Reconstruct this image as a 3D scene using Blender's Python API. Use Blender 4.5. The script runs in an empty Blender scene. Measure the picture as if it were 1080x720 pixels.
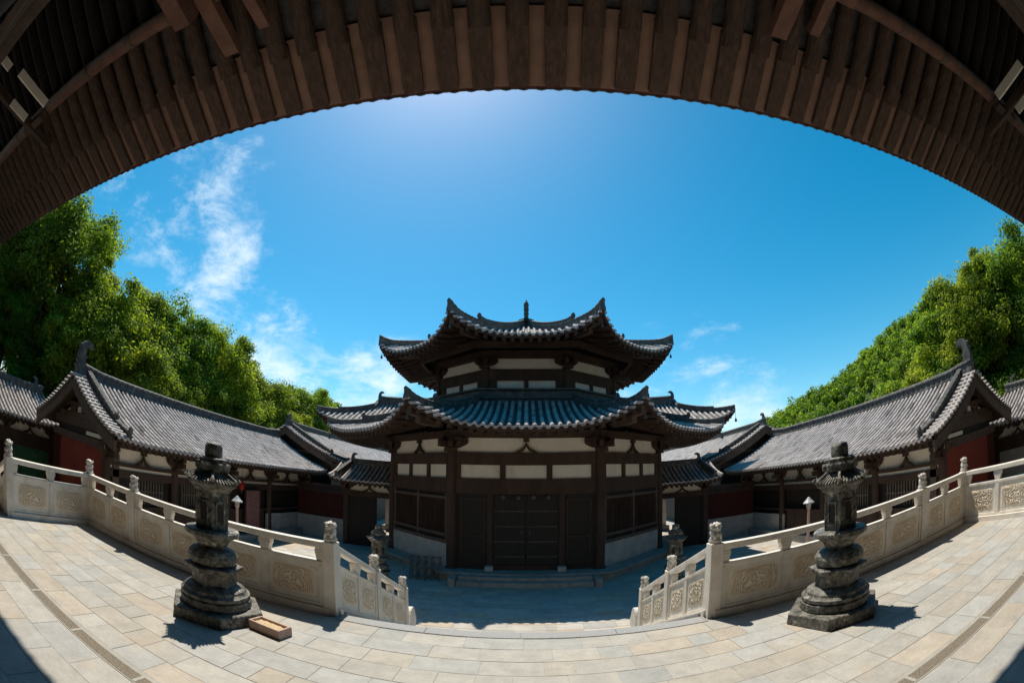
import bpy, math, random
from mathutils import Vector, Matrix, noise
R = math.radians
rnd = random.Random(7)
scene = bpy.context.scene
col = scene.collection

# ------------------------------------------------------------------ camera (a real 15 mm fisheye lens)
cd = bpy.data.cameras.new('camera'); cam = bpy.data.objects.new('camera', cd); col.objects.link(cam)
cd.type = 'PANO'
FOC = 465.5/1080*36.0
for holder in (cd, getattr(cd, 'cycles', None)):
    if holder is None: continue
    try:
        holder.panorama_type = 'FISHEYE_EQUISOLID'
        holder.fisheye_lens = FOC
        holder.fisheye_fov = R(200)
    except Exception: pass
cd.sensor_width = 36; cd.sensor_height = 24; cd.sensor_fit = 'HORIZONTAL'
cd.clip_start = 0.05; cd.clip_end = 3000
yaw, pitch, roll = R(1.952), R(17.873), R(0.455)
f_ = Vector((-math.sin(yaw)*math.cos(pitch), math.cos(yaw)*math.cos(pitch), math.sin(pitch)))
r0 = Vector((math.cos(yaw), math.sin(yaw), 0)); u0 = r0.cross(f_)
r_ = math.cos(roll)*r0 + math.sin(roll)*u0; u_ = -math.sin(roll)*r0 + math.cos(roll)*u0
m = Matrix((r_, u_, -f_)).transposed().to_4x4(); m.translation = Vector((0, 0, 1.7))
cam.matrix_world = m
scene.camera = cam

# ------------------------------------------------------------------ world, sun, exposure
SUN_EL, SUN_AZ = 62.2, -20.0          # azimuth from +Y towards +X
w = bpy.data.worlds.new('World'); scene.world = w; w.use_nodes = True
nt = w.node_tree; nt.nodes.clear()
def N(t, **k):
    n = nt.nodes.new(t)
    for a, b in k.items(): setattr(n, a, b)
    return n
def L(a, b): nt.links.new(a, b)
sky = N('ShaderNodeTexSky'); sky.sky_type = 'NISHITA'; sky.sun_disc = False
sky.sun_elevation = R(SUN_EL); sky.sun_rotation = R(SUN_AZ)
sky.air_density = 1.0; sky.dust_density = 0.55; sky.ozone_density = 2.2; sky.altitude = 300
hs = N('ShaderNodeHueSaturation'); hs.inputs['Saturation'].default_value = 1.48; hs.inputs['Value'].default_value = .84
hs.inputs['Hue'].default_value = 0.476
L(sky.outputs[0], hs.inputs['Color'])
geo = N('ShaderNodeTexCoord')
def dirv(az, el):
    return (math.sin(R(az))*math.cos(R(el)), math.cos(R(az))*math.cos(R(el)), math.sin(R(el)))
def blob(az, el, c0, c1):
    d = N('ShaderNodeVectorMath', operation='DOT_PRODUCT'); L(geo.outputs['Generated'], d.inputs[0]); d.inputs[1].default_value = dirv(az, el)
    mr = N('ShaderNodeMapRange', interpolation_type='SMOOTHSTEP'); L(d.outputs['Value'], mr.inputs[0])
    mr.inputs[1].default_value = math.cos(R(c0)); mr.inputs[2].default_value = math.cos(R(c1))
    return mr.outputs[0]
def M2(op, a, b):
    n = N('ShaderNodeMath', operation=op)
    for i, x in enumerate((a, b)):
        if isinstance(x, (int, float)): n.inputs[i].default_value = x
        else: L(x, n.inputs[i])
    return n.outputs[0]
mask = None
for az, el, c0, c1, g in ((-60, 31, 11, 2, .9), (-50, 38, 10, 2, .85), (-56, 36, 9, 2, .75), (-52, 27, 12, 2, .9), (-45, 22, 11, 2, .95), (-40, 17, 11, 2, 1.0), (-35, 14, 12, 3, 1.0),
                          (-28, 8, 13, 5, 1.1), (-20, 7, 14, 5, 1.15), (-10, 7, 13, 4, 1.05), (20, 8, 14, 4, 1.0), (30, 9, 9, 2, .8), (26, 14, 9, 2, .75)):
    b = M2('MULTIPLY', blob(az, el, c0, c1), g)
    mask = b if mask is None else M2('MAXIMUM', mask, b)
mp = N('ShaderNodeMapping'); L(geo.outputs['Generated'], mp.inputs[0]); mp.inputs['Rotation'].default_value = (0.5, 0.2, 0.9); mp.inputs['Scale'].default_value = (2.0, 4.2, 6.5)
nz = N('ShaderNodeTexNoise'); L(mp.outputs[0], nz.inputs['Vector']); nz.inputs['Scale'].default_value = 2.1; nz.inputs['Detail'].default_value = 12; nz.inputs['Roughness'].default_value = .66; nz.inputs['Distortion'].default_value = .28
nz2 = N('ShaderNodeTexNoise'); L(geo.outputs['Generated'], nz2.inputs['Vector']); nz2.inputs['Scale'].default_value = 5.5; nz2.inputs['Detail'].default_value = 9; nz2.inputs['Roughness'].default_value = .62
sm = M2('ADD', M2('ADD', M2('MULTIPLY', nz.outputs[0], .62), M2('MULTIPLY', nz2.outputs[0], .42)), M2('MULTIPLY', mask, .13))
cm = N('ShaderNodeMapRange', interpolation_type='SMOOTHSTEP'); L(sm, cm.inputs[0]); cm.inputs[1].default_value = .585; cm.inputs[2].default_value = .82
dens = M2('MULTIPLY', mask, cm.outputs[0])
dens = M2('MULTIPLY', dens, .82)
mx = N('ShaderNodeMixRGB'); L(dens, mx.inputs[0]); L(hs.outputs[0], mx.inputs[1]); mx.inputs[2].default_value = (5.6, 6.3, 6.8, 1)
bg = N('ShaderNodeBackground'); bg.inputs['Strength'].default_value = 0.125; L(mx.outputs[0], bg.inputs['Color'])
wo = N('ShaderNodeOutputWorld'); L(bg.outputs[0], wo.inputs['Surface'])

sl = bpy.data.lights.new('sun', 'SUN'); sl.energy = 3.9; sl.angle = R(0.5); sl.color = (1.0, .94, .82)
so = bpy.data.objects.new('sun', sl); col.objects.link(so)
so.rotation_euler = Vector(dirv(SUN_AZ, SUN_EL)).to_track_quat('Z', 'Y').to_euler()
vs = scene.view_settings; vs.view_transform = 'Standard'; vs.look = 'None'; vs.gamma = 1; vs.use_curve_mapping = False; vs.exposure = 0.5
scene.cycles.max_bounces = 8; scene.cycles.diffuse_bounces = 5; scene.cycles.transparent_max_bounces = 6
try: scene.cycles.use_denoising = True
except Exception: pass

# ------------------------------------------------------------------ materials
MATS = {}
def mat(name, c1, c2=None, scale=4.0, rough=.8, bump=0.0, bscale=30.0, c3=None, sc3=1.2, thr3=(.55, .7), attr=None, spec=.3, var=0.0, stretch=None, noise_rough=.6, lo=.35, hi=.65):
    m = bpy.data.materials.new(name); m.use_nodes = True; t = m.node_tree
    bs = t.nodes['Principled BSDF']; bs.inputs['Roughness'].default_value = rough
    bs.inputs['Specular IOR Level'].default_value = spec
    tc = t.nodes.new('ShaderNodeTexCoord'); src = tc.outputs['Object']
    if stretch:
        mpn = t.nodes.new('ShaderNodeMapping'); mpn.inputs['Scale'].default_value = stretch; t.links.new(src, mpn.inputs[0]); src = mpn.outputs[0]
    c2 = c2 or tuple(x*.8 for x in c1)
    n1 = t.nodes.new('ShaderNodeTexNoise'); n1.inputs['Scale'].default_value = scale; n1.inputs['Detail'].default_value = 8; n1.inputs['Roughness'].default_value = noise_rough
    t.links.new(src, n1.inputs['Vector'])
    cr = t.nodes.new('ShaderNodeMapRange'); cr.inputs[1].default_value = lo; cr.inputs[2].default_value = hi; t.links.new(n1.outputs[0], cr.inputs[0])
    mixn = t.nodes.new('ShaderNodeMixRGB'); t.links.new(cr.outputs[0], mixn.inputs[0]); mixn.inputs[1].default_value = (*c1, 1); mixn.inputs[2].default_value = (*c2, 1)
    out = mixn.outputs[0]
    if attr:
        an = t.nodes.new('ShaderNodeAttribute'); an.attribute_name = attr
        mu = t.nodes.new('ShaderNodeMixRGB'); mu.blend_type = 'MULTIPLY'; mu.inputs[0].default_value = 1; t.links.new(out, mu.inputs[1]); t.links.new(an.outputs['Color'], mu.inputs[2]); out = mu.outputs[0]
    if c3:
        n3 = t.nodes.new('ShaderNodeTexNoise'); n3.inputs['Scale'].default_value = sc3; n3.inputs['Detail'].default_value = 6; n3.inputs['Roughness'].default_value = .65; t.links.new(src, n3.inputs['Vector'])
        r3 = t.nodes.new('ShaderNodeMapRange'); r3.inputs[1].default_value = thr3[0]; r3.inputs[2].default_value = thr3[1]; t.links.new(n3.outputs[0], r3.inputs[0])
        m3 = t.nodes.new('ShaderNodeMixRGB'); t.links.new(r3.outputs[0], m3.inputs[0]); t.links.new(out, m3.inputs[1]); m3.inputs[2].default_value = (*c3, 1); out = m3.outputs[0]
    if var:
        oi = t.nodes.new('ShaderNodeObjectInfo'); mr = t.nodes.new('ShaderNodeMapRange'); t.links.new(oi.outputs['Random'], mr.inputs[0]); mr.inputs[3].default_value = 1-var; mr.inputs[4].default_value = 1+var
        h = t.nodes.new('ShaderNodeHueSaturation'); t.links.new(mr.outputs[0], h.inputs['Value']); t.links.new(out, h.inputs['Color']); out = h.outputs[0]
    t.links.new(out, bs.inputs['Base Color'])
    if bump:
        nb = t.nodes.new('ShaderNodeTexNoise'); nb.inputs['Scale'].default_value = bscale; nb.inputs['Detail'].default_value = 5; t.links.new(src, nb.inputs['Vector'])
        bn = t.nodes.new('ShaderNodeBump'); bn.inputs['Strength'].default_value = bump; bn.inputs['Distance'].default_value = .02; t.links.new(nb.outputs[0], bn.inputs['Height']); t.links.new(bn.outputs[0], bs.inputs['Normal'])
    MATS[name] = m; return m
WOOD = mat('dark_painted_timber', (.080, .046, .031), (.050, .029, .020), 3, .7, .25, 25, c3=(.085, .055, .038), sc3=2.2, thr3=(.55, .8), stretch=(1, 1, .35))
WOODB = mat('weathered_gable_timber', (.14, .095, .072), (.085, .058, .044), 3, .8, .2, 25, c3=(.13, .10, .08), sc3=3, thr3=(.55, .8))
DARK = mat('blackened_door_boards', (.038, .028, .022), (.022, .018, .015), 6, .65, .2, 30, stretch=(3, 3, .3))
PURL = mat('brown_purlin_timber', (.20, .10, .07), (.13, .065, .045), 3, .75, .3, 18)
RAFTD = mat('shade_dark_inner_timber', (.020, .012, .009), (.012, .008, .007), 3, .8)  # near-black base colour paints in the deep shade behind the eave purlin
RAFT = mat('brown_rafter_timber', (.092, .055, .038), (.050, .031, .022), 3, .75, .5, 22, c3=(.135, .078, .055), sc3=2.2, thr3=(.5, .75), stretch=(5, .6, 5))
BOARD = mat('red_brown_soffit_board', (.25, .145, .10), (.18, .105, .075), 2, .8, .2, 14)
PLAST = mat('cream_lime_plaster', (.88, .80, .68), (.80, .72, .60), 2.5, .9, .08, 20, c3=(.52, .44, .34), sc3=1.6, thr3=(.56, .85), stretch=(1, 1, .5))
TILE = mat('grey_clay_roof_tile', (.62, .555, .53), (.42, .38, .36), 3, .7, .3, 40, attr='tint', c3=(.16, .15, .13), sc3=2.2, thr3=(.58, .80), spec=.2)
PAN = mat('grey_pan_tile', (.13, .12, .115), (.06, .057, .054), 4, .7, .3, 30, c3=(.15, .14, .13), sc3=5, thr3=(.5, .7))
RIDGE = mat('dark_grey_ridge_tile', (.135, .13, .12), (.075, .073, .068), 6, .75, .4, 30, spec=.2, c3=(.24, .22, .205), sc3=5, thr3=(.52, .75))
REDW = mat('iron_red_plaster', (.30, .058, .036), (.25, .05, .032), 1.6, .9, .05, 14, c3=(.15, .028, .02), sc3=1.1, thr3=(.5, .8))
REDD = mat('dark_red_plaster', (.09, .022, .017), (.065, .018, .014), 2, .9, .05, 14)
MARB = mat('white_marble', (.82, .76, .67), (.68, .62, .54), 5, .6, .25, 45, c3=(.48, .42, .34), sc3=3.2, thr3=(.56, .78), var=.04)
CARV = mat('yellowed_carved_marble', (.80, .72, .60), (.70, .60, .47), 4, .7, .2, 45, attr='tint', var=.05)
LION = mat('carved_white_marble', (.72, .67, .6), (.5, .45, .39), 14, .65, .5, 60)
GRAN = mat('grey_granite_kerb', (.36, .355, .35), (.27, .265, .26), 60, .8, .2, 90)
LSTONE = mat('lichen_blackened_stone', (.20, .185, .15), (.04, .037, .03), 13, .55, .8, 42, c3=(.46, .42, .35), sc3=9.0, thr3=(.58, .68), lo=.42, hi=.58, spec=.5, noise_rough=.75)
PAVE = mat('sawn_sandstone_paving', (1.1, 1.08, 1.05), (.82, .81, .80), 4.5, .8, .25, 30, attr='tint', c3=(.40, .315, .22), sc3=1.5, thr3=(.56, .84), noise_rough=.78, spec=.2)
PAVEC = mat('courtyard_paving', (1, 1, 1), (.8, .8, .82), 3.2, .8, .15, 40, attr='tint')
MORT = mat('pale_joint_mortar', (.46, .44, .39), (.34, .32, .28), 8, .95)
GRAV = mat('brown_gravel_channel', (.27, .225, .17), (.15, .125, .095), 60, .95, .8, 80)
STONEW = mat('grey_dressed_stone', (.42, .39, .345), (.26, .245, .22), 5, .85, .5, 30, c3=(.42, .40, .36), sc3=2, thr3=(.5, .7))
DADO = mat('grey_white_washed_stone', (.52, .49, .44), (.38, .36, .33), 2.5, .85, .3, 20, c3=(.27, .26, .25), sc3=2.1, thr3=(.55, .75))
GREENS = mat('green_slat_paint', (.09, .27, .14), (.05, .15, .08), 6, .6)
LATT = mat('pale_lattice_bars', (.17, .14, .11), (.11, .09, .07), 6, .8)
IRON = mat('worn_wrought_iron', (.15, .115, .09), (.07, .055, .045), 20, .5, spec=.5)
TUBM = mat('pink_beige_cast_stone', (.52, .37, .30), (.42, .29, .23), 9, .8, .3, 40)
SAND = mat('loose_sand', (.62, .46, .28), (.48, .34, .2), 30, .95, .5, 60)
REDF = mat('red_fabric', (.45, .02, .02), (.3, .015, .015), 8, .7)
SCREEN = mat('pink_patterned_screen_paper', (.34, .19, .165), (.15, .06, .055), 26, .9, lo=.42, hi=.56)
GROUND = mat('packed_earth', (.17, .15, .11), (.10, .10, .06), .3, .95)
WHITEL = mat('white_lamp_enamel', (.5, .5, .5), (.4, .4, .4), 6, .4)
BRONZE = mat('verdigris_bronze', (.085, .095, .075), (.045, .05, .045), 8, .5, .3, 30, spec=.5)
BARK = mat('rough_bark', (.12, .09, .06), (.06, .045, .03), 8, .9, .6, 20)
HILLM = mat('hill_undergrowth', (.05, .085, .02), (.035, .06, .015), .5, .95)
def leafmat(name, a, b, c):
    m = bpy.data.materials.new(name); m.use_nodes = True; t = m.node_tree; bs = t.nodes['Principled BSDF']; out = t.nodes['Material Output']
    an = t.nodes.new('ShaderNodeAttribute'); an.attribute_name = 'tint'
    sp = t.nodes.new('ShaderNodeSeparateColor'); t.links.new(an.outputs['Color'], sp.inputs[0])
    rp = t.nodes.new('ShaderNodeValToRGB'); e = rp.color_ramp.elements; e[0].color = (*a, 1); e[1].color = (*c, 1); k = e.new(.55); k.color = (*b, 1)
    t.links.new(sp.outputs[0], rp.inputs[0])
    oi = t.nodes.new('ShaderNodeObjectInfo'); mr = t.nodes.new('ShaderNodeMapRange'); t.links.new(oi.outputs['Random'], mr.inputs[0]); mr.inputs[3].default_value = .485; mr.inputs[4].default_value = .515
    h = t.nodes.new('ShaderNodeHueSaturation'); t.links.new(mr.outputs[0], h.inputs['Hue']); t.links.new(rp.outputs[0], h.inputs['Color'])
    t.links.new(h.outputs[0], bs.inputs['Base Color']); bs.inputs['Roughness'].default_value = .6; bs.inputs['Specular IOR Level'].default_value = .2
    tr = t.nodes.new('ShaderNodeBsdfTranslucent'); g = t.nodes.new('ShaderNodeMixRGB'); g.blend_type = 'MULTIPLY'; g.inputs[0].default_value = 1; t.links.new(h.outputs[0], g.inputs[1]); g.inputs[2].default_value = (1.6, 1.6, .6, 1)
    t.links.new(g.outputs[0], tr.inputs['Color'])
    ms = t.nodes.new('ShaderNodeMixShader'); ms.inputs[0].default_value = .58; t.links.new(bs.outputs[0], ms.inputs[1]); t.links.new(tr.outputs[0], ms.inputs[2]); t.links.new(ms.outputs[0], out.inputs['Surface'])
    return m
LEAF = leafmat('broadleaf_green', (.06, .11, .018), (.24, .31, .035), (.52, .53, .07))
LEAFD = leafmat('dark_broadleaf_green', (.05, .10, .018), (.17, .25, .034), (.37, .42, .06))

# ------------------------------------------------------------------ mesh helpers
FR = {}
class MB:
    def __init__(s): s.v = []; s.f = []; s.pc = []; s.cuts = []; s.tn = []
    def cut(s): s.cuts.append((len(s.v), len(s.f)))
    def add(s, vs, fs):
        s.pc.append((len(s.v), len(s.f))); o = len(s.v); s.v += [tuple(p) for p in vs]; s.f += [tuple(i+o for i in f) for f in fs]; return s
    def hexa(s, p):   # 8 points: 0-3 bottom loop, 4-7 top loop
        return s.add(p, [(0, 3, 2, 1), (4, 5, 6, 7), (0, 1, 5, 4), (1, 2, 6, 5), (2, 3, 7, 6), (3, 0, 4, 7)])
    def box(s, x0, x1, y0, y1, z0, z1):
        return s.hexa([(x0, y0, z0), (x1, y0, z0), (x1, y1, z0), (x0, y1, z0), (x0, y0, z1), (x1, y0, z1), (x1, y1, z1), (x0, y1, z1)])
    def prism(s, pts, off):  # polygon of 3d points extruded by vector off
        n = len(pts); off = Vector(off); a = [Vector(p) for p in pts]; b = [p+off for p in a]
        return s.add(a+b, [tuple(range(n-1, -1, -1)), tuple(range(n, 2*n))]+[(i, (i+1) % n, n+(i+1) % n, n+i) for i in range(n)])
    def lathe(s, prof, n=24, c=(0, 0, 0), rot=0, fn=None):
        vs = []; fs = []
        for (z, r) in prof:
            for i in range(n):
                a = 2*math.pi*i/n+rot; rr = r*(fn(a, z) if fn else 1)
                vs.append((c[0]+rr*math.cos(a), c[1]+rr*math.sin(a), c[2]+z))
        for k in range(len(prof)-1):
            for i in range(n): fs.append((k*n+i, k*n+(i+1) % n, (k+1)*n+(i+1) % n, (k+1)*n+i))
        fs.append(tuple(range(n-1, -1, -1))); fs.append(tuple(range((len(prof)-1)*n, len(prof)*n)))
        return s.add(vs, fs)
    def sweep(s, path, sec, up=Vector((0, 0, 1)), scl=None, cap=True, shear=True):
        n = len(sec); vs = []; fs = []; path = [Vector(p) for p in path]
        for i, p in enumerate(path):
            tg = (path[min(i+1, len(path)-1)]-path[max(i-1, 0)]).normalized()
            sd = tg.cross(up)
            sd = sd.normalized() if sd.length > 1e-5 else Vector((1, 0, 0))
            uu = up if shear else sd.cross(tg)
            k = scl[i] if scl else (1, 1)
            for (a, b) in sec: vs.append(p+sd*a*k[0]+uu*b*k[1])
        for i in range(len(path)-1):
            for j in range(n): fs.append((i*n+j, i*n+(j+1) % n, (i+1)*n+(j+1) % n, (i+1)*n+j))
        if cap: fs.append(tuple(range(n-1, -1, -1))); fs.append(tuple(range((len(path)-1)*n, len(path)*n)))
        return s.add(vs, fs)
    def tube(s, path, r, n=8):
        sec = [(r*math.cos(2*math.pi*i/n), r*math.sin(2*math.pi*i/n)) for i in range(n)]
        return s.sweep(path, sec, shear=False)
    def ball(s, c, rx, ry, rz, nu=10, nv=7, lump=0, fr=9):
        vs = []; fs = []
        for j in range(nv+1):
            th = math.pi*j/nv
            for i in range(nu):
                a = 2*math.pi*i/nu; d = Vector((math.sin(th)*math.cos(a), math.sin(th)*math.sin(a), math.cos(th)))
                k = 1+lump*noise.noise(d*fr+Vector(c)*3)
                vs.append((c[0]+rx*k*d.x, c[1]+ry*k*d.y, c[2]+rz*k*d.z))
        for j in range(nv):
            for i in range(nu): fs.append((j*nu+i, j*nu+(i+1) % nu, (j+1)*nu+(i+1) % nu, (j+1)*nu+i))
        return s.add(vs, fs)
    def each(s, name, material, parent, smooth=False, bevel=0):      # one object per piece
        cs = (s.cuts or s.pc)+[(len(s.v), len(s.f))]
        for (a, b), (c, d) in zip(cs, cs[1:]):
            q = MB(); q.v = s.v[a:c]; q.f = [tuple(i-a for i in f) for f in s.f[b:d]]; q.build(name, material, parent, smooth, bevel)
    def build(s, name, material, parent=None, smooth=False, bevel=0, tints=None):
        me = bpy.data.meshes.new(name)
        inv = None
        if parent is not None:
            root = parent
            while root.parent: root = root.parent
            inv = FR[root.name].inverted()
        vs = [inv @ Vector(p) for p in s.v] if inv else s.v
        me.from_pydata(vs, [], s.f); me.materials.append(material)
        if smooth: me.polygons.foreach_set('use_smooth', [True]*len(me.polygons))
        if tints:
            ca = me.color_attributes.new('tint', 'FLOAT_COLOR', 'CORNER'); arr = []
            for p, c in zip(me.polygons, tints): arr += [*c, 1]*p.loop_total
            ca.data.foreach_set('color', arr)
        me.update()
        o = bpy.data.objects.new(name, me); col.objects.link(o)
        if parent is not None: o.parent = parent
        if bevel:
            b = o.modifiers.new('edge', 'BEVEL'); b.width = bevel; b.segments = 2; b.limit_method = 'ANGLE'; b.angle_limit = R(40)
        return o
def thing(name, label, cat, loc=(0, 0, 0), rz=0, group=None):
    o = bpy.data.objects.new(name, None); col.objects.link(o); o.location = loc; o.rotation_euler = (0, 0, rz); o.empty_display_size = .3
    FR[o.name] = Matrix.Translation(Vector(loc)) @ Matrix.Rotation(rz, 4, 'Z')
    o['label'] = label; o['category'] = cat
    if group: o['group'] = group
    return o
def tag(o, label, cat, group=None):
    o['label'] = label; o['category'] = cat
    if group: o['group'] = group
    return o
def structure(o): o['kind'] = 'structure'; return o
def dup(root, loc, rz=0, scale=None, label=None, cat=None):
    r = root.copy(); col.objects.link(r); r.location = loc; r.rotation_euler = (0, 0, rz)
    if scale: r.scale = scale
    if label: r['label'] = label
    if cat: r['category'] = cat
    for ch in list(root.children):
        c = ch.copy(); col.objects.link(c); c.parent = r
        for g in list(ch.children):
            d = g.copy(); col.objects.link(d); d.parent = c
    return r

class Fr:      # wall frame: u along, d outwards, z up
    def __init__(s, o, e, n): s.o = Vector((o[0], o[1], 0)); s.e = Vector((e[0], e[1], 0)).normalized(); s.n = Vector((n[0], n[1], 0)).normalized()
    def p(s, u, d, z): return s.o+s.e*u+s.n*d+Vector((0, 0, z))
    def box(s, mb, u0, u1, d0, d1, z0, z1):
        return mb.hexa([s.p(u0, d0, z0), s.p(u1, d0, z0), s.p(u1, d1, z0), s.p(u0, d1, z0), s.p(u0, d0, z1), s.p(u1, d0, z1), s.p(u1, d1, z1), s.p(u0, d1, z1)])
    def poly(s, mb, pts, d0, d1):
        return mb.prism([s.p(u, d0, z) for u, z in pts], s.n*(d1-d0))
def bracket(mb, F, u, z0, z1, w=.5, d=.13):      # block, curved arm, three small blocks
    h = z1-z0; mb.cut()
    F.box(mb, u-.13, u+.13, -.02, d+.10, z0, z0+h*.26)
    a = [(u-w*.42, z0+h*.28), (u+w*.42, z0+h*.28), (u+w*.8, z0+h*.45), (u+w, z0+h*.62), (u+w, z0+h*.72), (u-w, z0+h*.72), (u-w, z0+h*.62), (u-w*.8, z0+h*.45)]
    F.poly(mb, a, 0, d)
    for k in (-1, 0, 1): F.box(mb, u+k*w*.82-.085, u+k*w*.82+.085, -.02, d+.05, z0+h*.74, z0+h)
    F.box(mb, u-.07, u+.07, 0, d+.38, z0+h*.3, z0+h*.72)   # the arm that juts out
def renzi(mb, F, u, z0, z1, w=.42, d=.09):        # inverted-V strut with flared feet
    h = z1-z0; mb.cut()
    for k in (-1, 1):
        a = [(u, z0+h*.74), (u+k*w*.28, z0+h*.34), (u+k*w, z0), (u+k*w*.62, z0), (u+k*w*.22, z0+h*.13), (u, z0+h*.45)]
        if k < 0: a = a[::-1]
        F.poly(mb, a, 0.002*k+.002, d)
    F.box(mb, u-.09, u+.09, -.01, d+.03, z0+h*.74, z1)

# ------------------------------------------------------------------ roofs
def smoothdet(t0, t1, step):
    n = max(1, round((t1-t0)/step)); return [t0+(t1-t0)*i/n for i in range(n+1)]
class Roof:
    def __init__(s, A, B, inward, T, zf, xl=None, xr=None, La=0, Lb=0, O=0, p=3.0, endw=None):
        s.A = Vector((A[0], A[1], 0)); s.B = Vector((B[0], B[1], 0)); s.W = (s.B-s.A).length; s.e = (s.B-s.A)/s.W
        s.n = Vector((inward[0], inward[1], 0)); s.n = (s.n-s.e*s.n.dot(s.e)).normalized()
        s.T = T; s.zf = zf; s.xl = xl or (lambda t: 0); s.xr = xr or (lambda t: s.W); s.La = La; s.Lb = Lb; s.O = O; s.pw = p; s.endw = endw
    def pt(s, x, t, dz=0):
        a, b = s.xl(t), s.xr(t); v = t/s.T
        if s.endw:      # lift only near the ends, over a fixed width
            qa = max(0, 1-(x-a)/s.endw); qb = max(0, 1-(b-x)/s.endw)
            sa, sb = qa, qb
        else:
            h = max((b-a)/2, 1e-4); q = (x-(a+b)/2)/h; q = max(-1, min(1, q)); sa = max(0, -q); sb = max(0, q)
        k = (1-v)**2
        lift = (s.La*sa**s.pw+s.Lb*sb**s.pw)*k
        off = s.O*(1-max(sa, sb)**2.2)*(1-v)
        P = s.A+s.e*x+s.n*(t+off*(1 if t < s.T*.98 else 0)); P.z = s.zf(v)+lift+dz; return P
    def base(s, nx=None, dz=0.0, t1=None, t0=0):
        nx = nx or max(8, int(s.W/.45)); t1 = t1 or s.T; ts = smoothdet(t0, t1, .3); vs = []; fs = []
        for t in ts:
            a, b = s.xl(t), s.xr(t)
            for i in range(nx+1): vs.append(s.pt(a+(b-a)*i/nx, t, dz))
        n = nx+1
        for j in range(len(ts)-1):
            for i in range(nx): fs.append((j*n+i, j*n+i+1, (j+1)*n+i+1, (j+1)*n+i))
        return vs, fs
    def tiles(s, mb, pitch=.23, seg=.30, r=None):
        r = r or pitch*.28; n = int(s.W/pitch); off = (s.W-n*pitch)/2
        for i in range(n+1):
            x = off+i*pitch
            t = s.T; st = .04
            if not (s.xl(t) <= x <= s.xr(t)):
                t = 0
                while t < s.T and s.xl(t)-.01 <= x <= s.xr(t)+.01: t += st
            if t < .12: continue
            ts = smoothdet(-.06, t, seg); vs = []; fs = []
            jit = rnd.uniform(-.008, .008); rowt = rnd.uniform(.92, 1.05)
            for j in range(len(ts)-1):
                for q, (tt, rr) in enumerate(((ts[j], r*1.03), (ts[j+1]-.005, r*.93))):
                    c = s.pt(x+jit, max(tt, 0)); 
                    if tt < 0: c = c+s.n*tt+Vector((0, 0, (s.pt(x, 0).z-s.pt(x, .1).z)*.6))
                    for k in range(6):
                        a = math.pi*k/5; vs.append(c+s.e*(rr*math.cos(a))+Vector((0, 0, rr*1.25*math.sin(a)+.01)))
                o = j*12
                for k in range(5): fs.append((o+k, o+k+1, o+7+k, o+6+k))
                fs.append((o+5, o+4, o+3, o+2, o+1, o))
                q_ = rnd.random(); tt_ = rowt*(rnd.uniform(.80, 1.08) if q_ < .93 else rnd.uniform(.42, .7)); mb.tn += [(tt_, tt_*.99, tt_*rnd.uniform(.95, 1.0))]*6
            mb.add(vs, fs)
    def edge(s, mb, z0, z1, push=0.0):
        nx = max(10, int(s.W/.2)); vs = []; fs = []
        for i in range(nx+1):
            p = s.pt(s.W*i/nx, 0)-s.n*push; vs += [p+Vector((0, 0, z0)), p+Vector((0, 0, z1)), p+Vector((0, 0, z0))+s.n*.08, p+Vector((0, 0, z1))+s.n*.08]
        for i in range(nx):
            a = i*4; b = a+4; fs += [(a, b, b+1, a+1), (a+2, a+3, b+3, b+2), (a, a+2, b+2, b), (a+1, b+1, b+3, a+3)]
        mb.add(vs, fs)
    def drips(s, mb, pitch=.23):     # pan tile lips hanging between the round tiles
        n = int(s.W/pitch); off = (s.W-n*pitch)/2
        for i in range(n):
            x = off+(i+.5)*pitch; h = pitch*.36; vs = []
            for k in range(5):
                a = math.pi*k/4; q = s.pt(x, 0)-s.n*.045+s.e*(h*math.cos(a)); q.z += .02-.085*math.sin(a); vs.append(q)
            vs2 = [q+s.n*.03 for q in vs]
            mb.add(vs+vs2, [(0, 1, 2, 3, 4), (9, 8, 7, 6, 5)]+[(k, k+5, k+6, k+1) for k in range(4)])
    def rafters(s, mb, t1=1.4, sp=.3, w=.1, h=.1, dz=-.13):
        n = int(s.W/sp); off = (s.W-n*sp)/2
        for i in range(n+1):
            x = off+i*sp; e = t1
            t = .05
            while t < e and s.xl(t) <= x <= s.xr(t): t += .1
            if t < .35: continue
            for (a, b, hh) in ((.05, min(t, .62), h), (.5, t, h*1.1)):
                if b <= a: continue
                p, q = s.pt(x, a, dz-(0 if a < .2 else .05)), s.pt(x, b, dz-.05)
                E2 = s.e*(w/2); H = Vector((0, 0, -hh))
                mb.hexa([p-E2+H, p+E2+H, q+E2+H, q-E2+H, p-E2, p+E2, q+E2, q-E2])
    def make(s, parent, nm, pitch=.23, raft=1.4, rs=.3, seg=.3):
        b = MB(); b.add(*s.base()); o = b.build(nm, PAN, parent, smooth=True)
        m1 = MB(); s.tiles(m1, pitch, seg); m1.build('cover_tiles', TILE, o, tints=m1.tn)
        m2 = MB(); s.drips(m2, pitch); m2.build('eave_tiles', TILE, o, tints=[(rnd.uniform(.7, 1.0),)*3 for _ in m2.f])
        m3 = MB(); m3.add(*s.base(dz=-.11, t0=.03)); s.edge(m3, -.12, -.015, .0); m3.build('soffit', WOOD, o)
        if raft:
            m4 = MB(); s.rafters(m4, raft, rs, w=rs*.42); m4.build('rafters', WOOD, o)
        return o
def conc(z0, z1, a=.62): return lambda v: z0+(z1-z0)*(a*v+(1-a)*v*v)
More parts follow.
